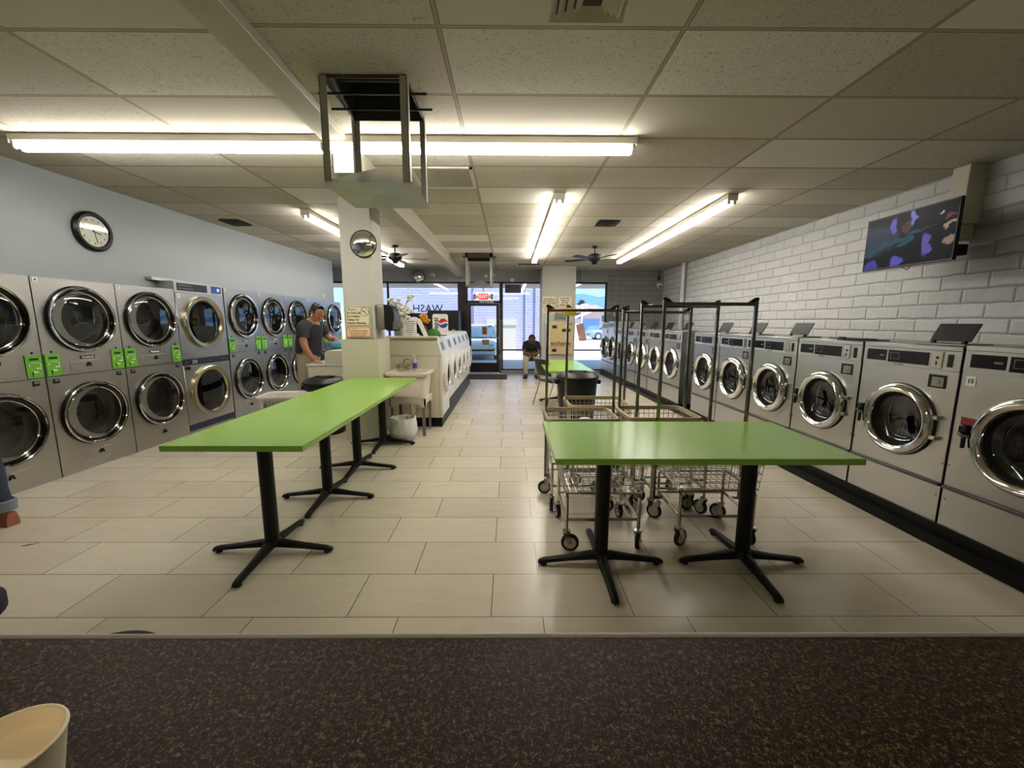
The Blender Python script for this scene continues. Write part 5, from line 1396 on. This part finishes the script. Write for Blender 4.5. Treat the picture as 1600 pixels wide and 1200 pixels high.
for (x, y, z, r, lb) in ((-1.222, 1.03, 0.500, 0.185, 'navy round stool whose top just shows over the counter edge'), (-2.00, 1.26, 0.50, 0.19, 'navy round stool at the left photo edge behind the counter')):
    t = thing('low_stool', lb, 'stool', (x, y, 0))
    G().lathe([(0,z-0.06),(r,z-0.06),(r,z-0.02),(r-0.03,z),(0,z+0.006)], 32).make('seat', M['navy_cloth'], t)
    for k in range(4):
        a = PI/4+k*PI/2; G().tube([(r*0.6*math.cos(a), r*0.6*math.sin(a), z-0.06),(r*0.95*math.cos(a), r*0.95*math.sin(a), 0)], 0.013, 8).make('leg', M['black_metal'], t)
small('leaf', G().prism([(-0.05,-0.004),(0.0,-0.012),(0.06,0.0),(0.0,0.010)], 'xy', 0.0, 0.003).tube([(0.06,0,0.002),(0.10,0.01,0.002)], 0.0015, 4), M['wood_brown'], 'small dry leaf on the floor near the left photo edge', 'leaf', loc=(-3.22, 2.56, 0.0), rotz=0.4).scale = (0.55, 0.8, 1)
# ================================================================== PEOPLE
def skin_build(V, E, root, levels=2):
    names = list(V); idx = {n: i for i, n in enumerate(names)}
    me = bpy.data.meshes.new('skin_graph')
    me.from_pydata([V[n][0] for n in names], [(idx[a], idx[b]) for a, b in E], [])
    o = bpy.data.objects.new('skin_graph', me); COL.objects.link(o)
    md = o.modifiers.new('s', 'SKIN'); md.use_smooth_shade = True
    sd = o.modifiers.new('u', 'SUBSURF'); sd.levels = levels; sd.render_levels = levels
    lay = me.skin_vertices[0].data
    for n in names:
        r = V[n][1]; lay[idx[n]].radius = r if isinstance(r, tuple) else (r, r)
        lay[idx[n]].use_root = (n == root)
    bpy.context.view_layer.update()
    dg = bpy.context.evaluated_depsgraph_get()
    out = bpy.data.meshes.new_from_object(o.evaluated_get(dg))
    bpy.data.objects.remove(o); bpy.data.meshes.remove(me)
    return out
def seg_d(p, a, b):
    ab = b-a; t = max(0, min(1, (p-a).dot(ab)/max(1e-9, ab.length_squared)))
    return (p-(a+ab*t)).length, t
def garment(body, V, E, rule, off, name, mm, parent):
    bones = [(a, b, Vector(V[a][0]), Vector(V[b][0])) for a, b in E]
    bm = bmesh.new(); bm.from_mesh(body); bm.normal_update()
    kill = []
    for f in bm.faces:
        c = f.calc_center_median()
        best = min(((seg_d(c, A, B), a, b) for a, b, A, B in bones), key=lambda q: q[0][0]/((1.0)))
        (dd, t), a, b = best
        r = rule.get((a, b))
        if r is None or not (r[0] <= t <= r[1]): kill.append(f)
    bmesh.ops.delete(bm, geom=kill, context='FACES')
    loose = [v for v in bm.verts if not v.link_faces]
    bmesh.ops.delete(bm, geom=loose, context='VERTS')
    for _ in range(3):
        bmesh.ops.smooth_vert(bm, verts=[v for v in bm.verts if v.is_boundary], factor=0.5, use_axis_x=True, use_axis_y=True, use_axis_z=True)
    bm.normal_update()
    nrm = {v: v.normal.copy() for v in bm.verts}
    for v in bm.verts:
        q = noise.noise(v.co*9)*0.006
        v.co += nrm[v]*(off+q)
    # fold the hem inwards so the cloth has thickness
    be = [e for e in bm.edges if e.is_boundary]
    ex = bmesh.ops.extrude_edge_only(bm, edges=be)
    for v in [g for g in ex['geom'] if isinstance(g, bmesh.types.BMVert)]:
        src = min(nrm, key=lambda k: (k.co-v.co).length) if len(nrm) < 4000 else None
        if src: v.co -= nrm[src]*off*1.1
    g = G(); g.bm.free(); g.bm = bm
    return g.make(name, mm, parent, ang=80, fix=False)
def hand_fingers(g, palm, d, up, side, curl=0.5, s=1.0):
    # palm centre, d = finger direction, up = back of the hand, side = towards the thumb
    d, up, side = Vector(d).normalized(), Vector(up).normalized(), Vector(side).normalized()
    P = Vector(palm)
    for k, (o, L) in enumerate(((0.030, 0.070), (0.010, 0.080), (-0.010, 0.074), (-0.029, 0.058))):
        b = P+side*o*s+d*0.030*s; L *= s
        pts = [P+side*o*0.7*s, b]
        ang = 0.15; q = b
        for j, f in enumerate((0.45, 0.32, 0.23)):
            ang += curl*0.5
            q = q+(d*math.cos(ang)-up*math.sin(ang))*L*f; pts.append(q.copy())
        g.tube(pts, [0.010*s, 0.0095*s, 0.009*s, 0.0085*s, 0.0065*s], 8)
    b = P+side*0.030*s-d*0.02*s
    g.tube([P-d*0.02*s, b, b+(side*0.8+d*0.55)*0.032*s-up*0.006*s, b+(side*0.75+d*1.1)*0.052*s-up*0.016*s], [0.013*s, 0.012*s, 0.0105*s, 0.008*s], 8)
def head_bits(g, sk, fd, s=1.0):
    # nose, ears, brow and chin joined to the body surface; fd = facing direction
    f = Vector(fd).normalized(); r = f.cross(Vector((0,0,1))).normalized(); u = r.cross(f)
    c = Vector(sk)
    g.tube([c+f*0.082*s+u*0.012, c+f*0.100*s-u*0.016, c+f*0.112*s-u*0.034, c+f*0.088*s-u*0.044], [0.008, 0.012, 0.016, 0.010], 8)
    g.ell(c+f*0.080*s-u*0.088, 0.030, 0.030, 0.022, 12, 8)
    g.tube([c+f*0.082*s+u*0.022-r*0.042, c+f*0.094*s+u*0.026, c+f*0.082*s+u*0.022+r*0.042], [0.008, 0.012, 0.008], 8)
    for sgn in (-1, 1):
        p = c+r*sgn*0.084*s-u*0.015-f*0.005
        g.tube([p+u*0.026, p+u*0.018-f*0.014+r*sgn*0.008, p-u*0.012-f*0.008+r*sgn*0.006, p-u*0.026+f*0.004], [0.007, 0.011, 0.010, 0.007], 8)
    return f, r, u
def face_parts(parent, sk, f, r, u, s=1.0, mouth='skin_dark'):
    c = Vector(sk)
    for sgn in (-1, 1):
        p = c+f*0.083*s+r*sgn*0.031*s+u*0.006
        e = G().ell(p, 0.011, 0.011, 0.007, 10, 8).make('eye', M['eye_white'], parent)
        G().ell(p+f*0.007, 0.006, 0.006, 0.006, 8, 6).make('iris', M['ink'], e)
        G().tube([p+u*0.020-r*0.016+f*0.006, p+u*0.024+f*0.010, p+u*0.019+r*0.016+f*0.006], 0.004, 6).make('eyebrow', M['hair'], parent)
    G().tube([c+f*0.086*s-u*0.064-r*0.022, c+f*0.097*s-u*0.062, c+f*0.086*s-u*0.064+r*0.022], [0.004, 0.007, 0.004], 8).make('mouth', M[mouth], parent)
def hair_cap(parent, sk, f, u, low=0.0, s=1.0, front=0.035):
    c = Vector(sk)
    g = G().ell((0,0,0), 0.092*s, 0.101*s, 0.096*s, 22, 14)
    # forehead and nape cut
    bmesh.ops.bisect_plane(g.bm, geom=g.bm.verts[:]+g.bm.edges[:]+g.bm.faces[:], plane_co=(0,-front*1.6,0.045), plane_no=(0,-0.92,-0.38), clear_outer=True)
    bmesh.ops.bisect_plane(g.bm, geom=g.bm.verts[:]+g.bm.edges[:]+g.bm.faces[:], plane_co=(0,0.0,-0.050), plane_no=(0,0,-1), clear_outer=True)
    an = math.atan2(f.y, f.x)+PI/2
    pit = math.asin(max(-1, min(1, f.z)))
    g.xf(Matrix.Translation(c+u*0.012-f*0.006) @ Matrix.Rotation(an, 4, 'Z') @ Matrix.Rotation(-pit, 4, 'X'))
    return g.make('hair', M['hair'], parent, ang=80)
ARMS = lambda s: [('upper', 'sh'+s), ('sh'+s, 'el'+s), ('el'+s, 'wr'+s), ('wr'+s, 'pa'+s)]
LEGS = lambda s: [('pelvis', 'hip'+s), ('hip'+s, 'kn'+s), ('kn'+s, 'an'+s), ('an'+s, 'toe'+s)]
EDG = [('pelvis','waist'), ('waist','chest'), ('chest','upper'), ('upper','neck'), ('neck','jaw'), ('jaw','skull'), ('skull','crown')]+ARMS('R')+ARMS('L')+LEGS('R')+LEGS('L')
SHIRT = {('pelvis','waist'):(0.05,1), ('waist','chest'):(0,1), ('chest','upper'):(0,1), ('upper','neck'):(0,0.80), ('upper','shR'):(0,1), ('upper','shL'):(0,1), ('shR','elR'):(0,0.66), ('shL','elL'):(0,0.66)}
TROUS = {('pelvis','waist'):(0,0.6), ('pelvis','hipR'):(0,1), ('pelvis','hipL'):(0,1), ('hipR','knR'):(0,1), ('hipL','knL'):(0,1), ('knR','anR'):(0,0.94), ('knL','anL'):(0,0.94)}
def person(label, V, face, skin, shirt, trous, shoe, fingers, base):
    t = thing('person', label, 'person', (0,0,0))
    me = skin_build(V, EDG, 'pelvis')
    g = G().mesh(me)
    for a in fingers: hand_fingers(g, *a)
    sk = V['skull'][0]
    f, r, u = head_bits(g, sk, face)
    g.make('body', M[skin], t, ang=80, fix=False)
    garment(me, V, EDG, TROUS, 0.012, 'trousers', M[trous], t)
    garment(me, V, EDG, SHIRT, 0.024, 'shirt', M[shirt], t)
    for s in 'RL':
        a, b = Vector(V['an'+s][0]), Vector(V['toe'+s][0]); dv = Vector((b.x-a.x, b.y-a.y, 0)).normalized()
        q = Vector((a.x, a.y, 0)); an = math.atan2(dv.y, dv.x)
        g = G(); prof = [(-0.075,0.036),(-0.05,0.042),(0.03,0.044),(0.11,0.050),(0.165,0.044),(0.195,0.024)]
        pts = [(x, w) for x, w in prof]+[(x, -w) for x, w in reversed(prof)]
        g.prism(pts, 'xy', 0.0, 0.022)
        lv = []
        for (z, k) in ((0.022, 1.0), (0.05, 0.97), (0.075, 0.80), (0.10, 0.62)):
            lv.append([( (x if z < 0.06 else (x*(0.75 if x > 0 else 1) if z < 0.09 else x*(0.36 if x > 0 else 1))), w*k, z) for x, w in pts])
        m_ = len(pts); co = [p for l in lv for p in l]; fs = [(j*m_+i, j*m_+(i+1) % m_, (j+1)*m_+(i+1) % m_, (j+1)*m_+i) for j in range(3) for i in range(m_)]
        fs.append(tuple((3)*m_+i for i in range(m_)))
        g._add(co, fs); g.xf(Matrix.Translation(q) @ Matrix.Rotation(an, 4, 'Z')); g.make('shoe', M[shoe], t, ang=60)
    return t, f, r, u
# the man leaning on the washer
V1 = {'pelvis':((-3.12,6.35,0.93),0.150), 'waist':((-3.10,6.33,1.08),0.175), 'chest':((-3.07,6.32,1.27),0.165), 'upper':((-3.035,6.31,1.40),0.120), 'neck':((-2.965,6.295,1.50),0.066),
      'jaw':((-2.905,6.28,1.560),0.073), 'skull':((-2.885,6.28,1.625),0.092), 'crown':((-2.895,6.28,1.680),0.062),
      'shR':((-3.05,6.10,1.395),0.082), 'elR':((-3.015,6.02,1.14),0.054), 'wrR':((-2.905,6.03,0.945),0.036), 'paR':((-2.865,6.03,0.905),0.034),
      'shL':((-2.985,6.515,1.40),0.082), 'elL':((-2.86,6.56,1.21),0.054), 'wrL':((-2.725,6.48,1.205),0.036), 'paL':((-2.68,6.45,1.195),0.034),
      'hipR':((-3.13,6.245,0.86),0.112), 'knR':((-3.14,6.22,0.49),0.074), 'anR':((-3.19,6.22,0.095),0.046), 'toeR':((-3.09,6.20,0.045),0.034),
      'hipL':((-3.10,6.455,0.86),0.112), 'knL':((-3.11,6.47,0.49),0.074), 'anL':((-3.17,6.49,0.095),0.046), 'toeL':((-3.07,6.50,0.045),0.034)}
t, f, r, u = person('person in a charcoal polo and khaki trousers leaning on the white top-load washer', V1, (0.90,-0.42,-0.10), 'skin', 'shirt_grey', 'khaki', 'shoe_tan',
   [((-2.862,6.03,0.903), (0.9,-0.1,-0.10), (0.1,0,1), (0.1,0.9,0), 0.12, 1.05), ((-2.675,6.447,1.193), (0.8,-0.4,-0.2), (0.2,0,1), (-0.4,-0.8,0), 0.5, 1.05)], None)
face_parts(t, V1['skull'][0], f, r, u); hair_cap(t, V1['skull'][0], f, u)
# the seated man by the window
V2 = {'pelvis':((0.595,11.20,0.585),0.125), 'waist':((0.595,11.17,0.70),0.135), 'chest':((0.595,11.09,0.84),0.140), 'upper':((0.595,11.05,0.915),0.100), 'neck':((0.600,10.985,0.975),0.056),
      'jaw':((0.602,10.925,0.990),0.066), 'skull':((0.602,10.915,1.045),0.086), 'crown':((0.602,10.945,1.098),0.058),
      'shR':((0.435,11.055,0.885),0.070), 'elR':((0.395,11.00,0.67),0.046), 'wrR':((0.525,10.80,0.625),0.031), 'paR':((0.560,10.765,0.625),0.030),
      'shL':((0.755,11.055,0.885),0.070), 'elL':((0.800,11.00,0.67),0.046), 'wrL':((0.670,10.80,0.625),0.031), 'paL':((0.635,10.765,0.625),0.030),
      'hipR':((0.505,11.14,0.555),0.098), 'knR':((0.435,10.74,0.515),0.066), 'anR':((0.440,10.80,0.095),0.042), 'toeR':((0.41,10.68,0.045),0.032),
      'hipL':((0.685,11.14,0.555),0.098), 'knL':((0.750,10.74,0.515),0.066), 'anL':((0.725,10.80,0.095),0.042), 'toeL':((0.76,10.68,0.045),0.032)}
t, f, r, u = person('person in a black shirt sitting bowed over a phone by the shop window', V2, (0.0,-0.80,-0.60), 'skin_dark', 'shirt_black', 'khaki', 'shoe_black',
   [((0.562,10.763,0.625), (0.55,-0.6,0.1), (0,-0.3,-1), (0,-0.8,0.3), 0.9, 0.9), ((0.633,10.763,0.625), (-0.55,-0.6,0.1), (0,-0.3,-1), (0,-0.8,0.3), 0.9, 0.9)], None)
face_parts(t, V2['skull'][0], f, r, u); hair_cap(t, V2['skull'][0], f, u)
small('phone', G().box(-0.036, 0.036, -0.004, 0.004, -0.07, 0.07, 0.003).xf(Matrix.Translation((0.598,10.745,0.665)) @ Matrix.Rotation(math.radians(-42), 4, 'X')), M['black_plastic'], 'dark phone held in the hands of the seated person', 'phone')
# the person at the left edge: only a trouser leg and a shoe reach into the picture
dx = -3.70
V3 = {'pelvis':((dx-0.05,2.72,0.93),0.135), 'waist':((dx-0.06,2.72,1.08),0.135), 'chest':((dx-0.07,2.72,1.28),0.145), 'upper':((dx-0.08,2.72,1.40),0.105), 'neck':((dx-0.10,2.72,1.49),0.058),
      'jaw':((dx-0.13,2.72,1.55),0.068), 'skull':((dx-0.135,2.72,1.615),0.088), 'crown':((dx-0.12,2.72,1.67),0.058),
      'shR':((dx-0.08,2.91,1.39),0.072), 'elR':((dx-0.10,2.97,1.13),0.047), 'wrR':((dx-0.20,2.95,0.92),0.032), 'paR':((dx-0.22,2.94,0.86),0.030),
      'shL':((dx-0.08,2.53,1.39),0.072), 'elL':((dx-0.10,2.47,1.13),0.047), 'wrL':((dx-0.20,2.49,0.92),0.032), 'paL':((dx-0.22,2.50,0.86),0.030),
      'hipR':((dx-0.05,2.81,0.87),0.100), 'knR':((dx-0.05,2.83,0.49),0.070), 'anR':((dx,2.84,0.095),0.045), 'toeR':((dx-0.13,2.86,0.045),0.033),
      'hipL':((dx-0.05,2.63,0.87),0.100), 'knL':((dx-0.04,2.62,0.49),0.070), 'anL':((dx+0.0,2.61,0.095),0.045), 'toeL':((dx-0.13,2.60,0.045),0.033)}
t, f, r, u = person('person at the left photo edge, only a rolled jeans leg and tan shoe showing', V3, (-1.0,0.0,-0.15), 'skin', 'shirt_grey', 'jeans', 'shoe_tan',
   [((dx-0.22,2.94,0.86), (-0.1,0,-1), (0,1,0), (-1,0,0), 0.5, 0.95), ((dx-0.22,2.50,0.86), (-0.1,0,-1), (0,-1,0), (-1,0,0), 0.5, 0.95)], None)
face_parts(t, V3['skull'][0], f, r, u); hair_cap(t, V3['skull'][0], f, u)
for y in (2.84, 2.61):
    G().lathe([(0.062,0.115),(0.074,0.112),(0.077,0.185),(0.066,0.19)], 22, (dx-0.004, y, 0)).make('trouser_cuff', M['denim_cuff'], t)
# ================================================================== OUTSIDE
GZ = -0.06
struct('ground_walk', G().box(-40, 60, YB+0.13, 16.2, -0.25, -0.01), M['concrete'])
struct('ground_lot', G().box(-150, 260, 16.2, 420, -0.35, GZ), M['asphalt'])
struct('ground_sidewalk', G().box(3.0, 120, 30.5, 33.0, -0.2, GZ+0.03), M['concrete'])
struct('overhang', G().box(-14, 10, YB+0.13, 15.7, 2.72, 3.35), M['overhang'])
t = thing('neighbour_building', 'lilac block building across the parking lot', 'building', (-2.4, 21.0, GZ))
G().box(-4.6, 4.4, 0, 6, 0, 5.2).make('wall', M['block_purple'], t)
d = G().box(1.30, 2.74, -0.12, 0.05, 0.0, 1.66).make('door_box', M['beige_door'], t)
g = G(); g.box(1.26, 2.78, -0.16, -0.12, 1.38, 1.68); g.box(1.99, 2.02, -0.125, -0.12, 0.02, 1.36); g.make('door_header', M['beige_door'], d)
g = G()
for x in (0.62, 3.22, 3.72): g.tube([(x,-0.04,0),(x,-0.04,5.2)], 0.035, 8)
g.make('wall_pipe', M['block_purple'], t)
G().box(0.55-1.0, 0.0, -0.03, 0.0, 0.55, 1.45).make('wall_vent', M['galv'], t)
def car(label, x, y, rz, paint, L=4.5, W=1.76):
    t = thing('car', label, 'car', (x, y, GZ), rz)
    # length along local x, front at +x
    h = W/2
    def loft(secs, name, mm, parent):
        g = G(); co = []; m = len(secs[0][1])
        for xx, ring in secs: co += [(xx, a, b) for a, b in ring]
        fs = [(j*m+i, j*m+(i+1) % m, (j+1)*m+(i+1) % m, (j+1)*m+i) for j in range(len(secs)-1) for i in range(m)]
        fs += [tuple(range(m)), tuple((len(secs)-1)*m+i for i in range(m))]
        g._add(co, fs); return g.make(name, mm, parent, ang=50)
    def ring(w, z0, z1, r=0.12):
        return [(-w+r*0.6,z0),(w-r*0.6,z0),(w,z0+r),(w,z1-r*1.5),(w-r*0.7,z1-r*0.3),(w-r*1.8,z1),(-w+r*1.8,z1),(-w+r*0.7,z1-r*0.3),(-w,z1-r*1.5),(-w,z0+r)]
    k = L/4.5
    loft([(-2.22*k,ring(h*0.86,0.36,0.80)),(-2.12*k,ring(h*0.95,0.26,0.90)),(-1.5*k,ring(h,0.20,0.96)),(0,ring(h,0.20,0.94)),(1.0*k,ring(h,0.20,0.92)),(1.9*k,ring(h*0.97,0.22,0.80)),(2.15*k,ring(h*0.90,0.28,0.70)),(2.24*k,ring(h*0.80,0.36,0.58))], 'car_body', M[paint], t)
    def cab(w, z): return [(-w,0.88),(w,0.88),(w*0.98,0.95),(w*0.80,z-0.05),(w*0.70,z),(-w*0.70,z),(-w*0.80,z-0.05),(-w*0.98,0.95)]
    loft([(-1.75*k,cab(h*0.86,0.93)),(-1.0*k,cab(h*0.92,1.36)),(-0.2*k,cab(h*0.93,1.42)),(0.35*k,cab(h*0.92,1.38)),(1.25*k,cab(h*0.88,0.93))], 'windows', M['car_glass'], t)
    loft([(-1.05*k,[(a*1.01,b+0.012) for a,b in cab(h*0.90,1.36)[3:7]]+[(0.55,1.30),(-0.55,1.30)]) ,(-0.2*k,[(a*1.01,b+0.012) for a,b in cab(h*0.91,1.42)[3:7]]+[(0.55,1.36),(-0.55,1.36)]),(0.40*k,[(a*1.01,b+0.012) for a,b in cab(h*0.90,1.38)[3:7]]+[(0.55,1.30),(-0.55,1.30)])], 'roof', M[paint], t)
    for sx in (-1.38*k, 1.38*k):
        for sy in (-1, 1):
            w = G().lathe([(0.20,-0.10),(0.30,-0.10),(0.32,-0.07),(0.32,0.07),(0.30,0.10),(0.20,0.10)], 24, (sx, sy*(h-0.09), 0.32), 'y').make('wheel', M['black_rubber'], t)
            G().lathe([(0,0.095),(0.205,0.10),(0.205,-0.10),(0,-0.095)], 20, (sx, sy*(h-0.09), 0.32), 'y').make('rim', M['panel_grey'], w)
    for sy in (-1, 1):
        G().ell((2.12*k, sy*h*0.62, 0.62), 0.09, 0.19, 0.075, 14, 8).make('headlight', M['panel_grey'], t)
        G().box(-2.22*k, -2.12*k, sy*h*0.62-0.16, sy*h*0.62+0.16, 0.66, 0.80, 0.02).make('tail_light', M['red'], t)
    G().box(2.16*k, 2.235*k, -0.42, 0.42, 0.42, 0.55, 0.01).make('grille', M['ink'], t)
    return t
car('white car parked outside the entrance door, facing the shop', -1.32, 18.2, -PI/2, 'car_white')
car('silver car parked in the street seen through the right window', 9.1, 36.5, PI, 'car_silver')
t = thing('sidewalk_sign', 'white folding sidewalk sign outside the right window', 'sign', (5.65, 33.2, GZ))
for s in (-1, 1):
    g = G(); g.box(-0.32, 0.32, -0.02, 0.02, 0.0, 1.42); g.xf(Matrix.Rotation(math.radians(8), 4, 'Z') @ Matrix.Translation((s*0.32,0,0)) @ Matrix.Rotation(s*math.radians(-13), 4, 'Y')); g.make('board', M['sign_white'] if s < 0 else M['wood_brown'], t)
t = thing('house', 'pink stucco house with blue garage door across the street', 'house', (10.8, 55, GZ))
G().box(-3.2, 2.4, 0, 8, 0, 2.9).make('wall', M['house_pink'], t)
g = G(); g.prism([(-3.6,2.8),(2.8,2.8),(0.6,3.75),(-1.8,3.75)], 'xz', -0.5, 8.5); g.make('roof', M['roof_tile'], t)
g = G(); g.prism([(-3.2,1.55),(-3.1,1.95),(0.6,3.3),(0.7,3.05)], 'xz', -0.7, -0.3); g.make('gable_trim', M['house_white'], t)
G().box(-1.1, 1.2, -0.06, 0.02, 0.0, 1.95).make('garage_door', M['garage_blue'], t)
g = G(); g.lathe([(0,-0.03),(0.38,-0.03)], 20, (-1.6,0,2.35), 'y'); g.box(1.5,2.1,-0.03,0.01,1.6,2.4); g.make('window', M['car_glass'], t)
t = thing('palm_tree', 'fan palm beyond the street in the right window', 'palm tree', (10.4, 60, GZ))
G().tube([(0,0,0),(0.05,0,2.0),(0.0,0,4.1)], [0.22,0.17,0.15], 10).make('trunk', M['palm_trunk'], t)
g = G()
for k in range(40):
    a = random.uniform(0, 2*PI); el = random.uniform(-0.7, 1.2); d_ = Vector((math.cos(a)*math.cos(el), math.sin(a)*math.cos(el), math.sin(el))); Lf = random.uniform(0.7, 1.05)
    p0 = Vector((0,0,4.1)); p1 = p0+d_*Lf*0.6; p2 = p0+d_*Lf+Vector((0,0,-0.18)); sd = d_.cross(Vector((0,0,1))); sd = sd.normalized() if sd.length > 0.01 else Vector((1,0,0))
    g.quad(p0-sd*0.02, p1-sd*0.20, p2, p1+sd*0.20)
g.make('fronds', M['palm_leaf'], t, fix=False)
small('light_pole', G().tube([(0,0,0),(0,0,3.2)], [0.09,0.07], 10).box(-0.1,0.6,-0.08,0.08,3.15,3.25), M['house_white'], 'white lamp post by the street in the right window', 'lamp post', loc=(7.0, 40, GZ))
g = G(); n = 60; co = []
for i in range(n+1):
    x = 30+i*6.0; u = i/n
    z = 16+6*math.sin(u*7+0.4)+5*noise.noise((u*9, 1.3, 0))+2*noise.noise((u*30, 4.3, 0))+10*u
    co.append((x, 300, -1)); co.append((x+4, 330, z))
for i in range(n): g._add([], [])
g._add(co, [(2*i, 2*i+2, 2*i+3, 2*i+1) for i in range(n)])
struct('mountain_ridge', g, M['mountain'], fix=False)

# ================================================================== LIGHT, SKY, CAMERA
w = bpy.data.worlds.new('sky'); SC.world = w; w.use_nodes = True
nt = w.node_tree; nt.nodes.clear()
tc = N(nt, 'ShaderNodeTexCoord'); sp = N(nt, 'ShaderNodeSeparateXYZ'); nt.links.new(tc.outputs['Generated'], sp.inputs[0])
skyc = ramp(nt, sp.outputs[2], [(0.0, (0.50,0.72,0.80)), (0.06, (0.34,0.68,0.86)), (0.30, (0.20,0.50,0.85)), (1.0, (0.10,0.28,0.70))])
bg = N(nt, 'ShaderNodeBackground'); bg.inputs[1].default_value = 0.92; nt.links.new(skyc, bg.inputs[0])
o = N(nt, 'ShaderNodeOutputWorld'); nt.links.new(bg.outputs[0], o.inputs[0])
sd = bpy.data.lights.new('sun', 'SUN'); sd.energy = 4.6; sd.angle = math.radians(1.0); sd.color = (1.0, 0.95, 0.88)
so = bpy.data.objects.new('sun', sd); COL.objects.link(so)
so.rotation_euler = Vector((-0.42, 0.22, -0.88)).to_track_quat('-Z', 'Y').to_euler()
so.location = (20, 10, 40)
cd = bpy.data.cameras.new('camera'); co_ = bpy.data.objects.new('camera', cd); COL.objects.link(co_)
cd.sensor_fit = 'HORIZONTAL'; cd.sensor_width = 36.0; cd.lens = 36.0*638.6/1600
cd.clip_start = 0.02; cd.clip_end = 1000
pitch, yaw, roll = CAMROT
cy, sy = math.cos(yaw), math.sin(yaw)
fwd = Vector((sy*math.cos(pitch), cy*math.cos(pitch), -math.sin(pitch))); right = Vector((cy, -sy, 0)); down = fwd.cross(right)
r2 = right*math.cos(roll)+down*math.sin(roll); d2 = -right*math.sin(roll)+down*math.cos(roll)
Mx = Matrix((r2, -d2, -fwd)).transposed().to_4x4(); Mx.translation = (0, 0, H_CAM)
co_.matrix_world = Mx
SC.camera = co_
SC.view_settings.view_transform = 'Standard'; SC.view_settings.look = 'None'; SC.view_settings.exposure = 1.32; SC.view_settings.gamma = 1.0
SC.cycles.use_denoising = True
SC.cycles.max_bounces = 8; SC.cycles.diffuse_bounces = 4; SC.cycles.glossy_bounces = 5; SC.cycles.transparent_max_bounces = 16
SC.cycles.sample_clamp_indirect = 8.0
SC.cycles.caustics_reflective = False; SC.cycles.caustics_refractive = False
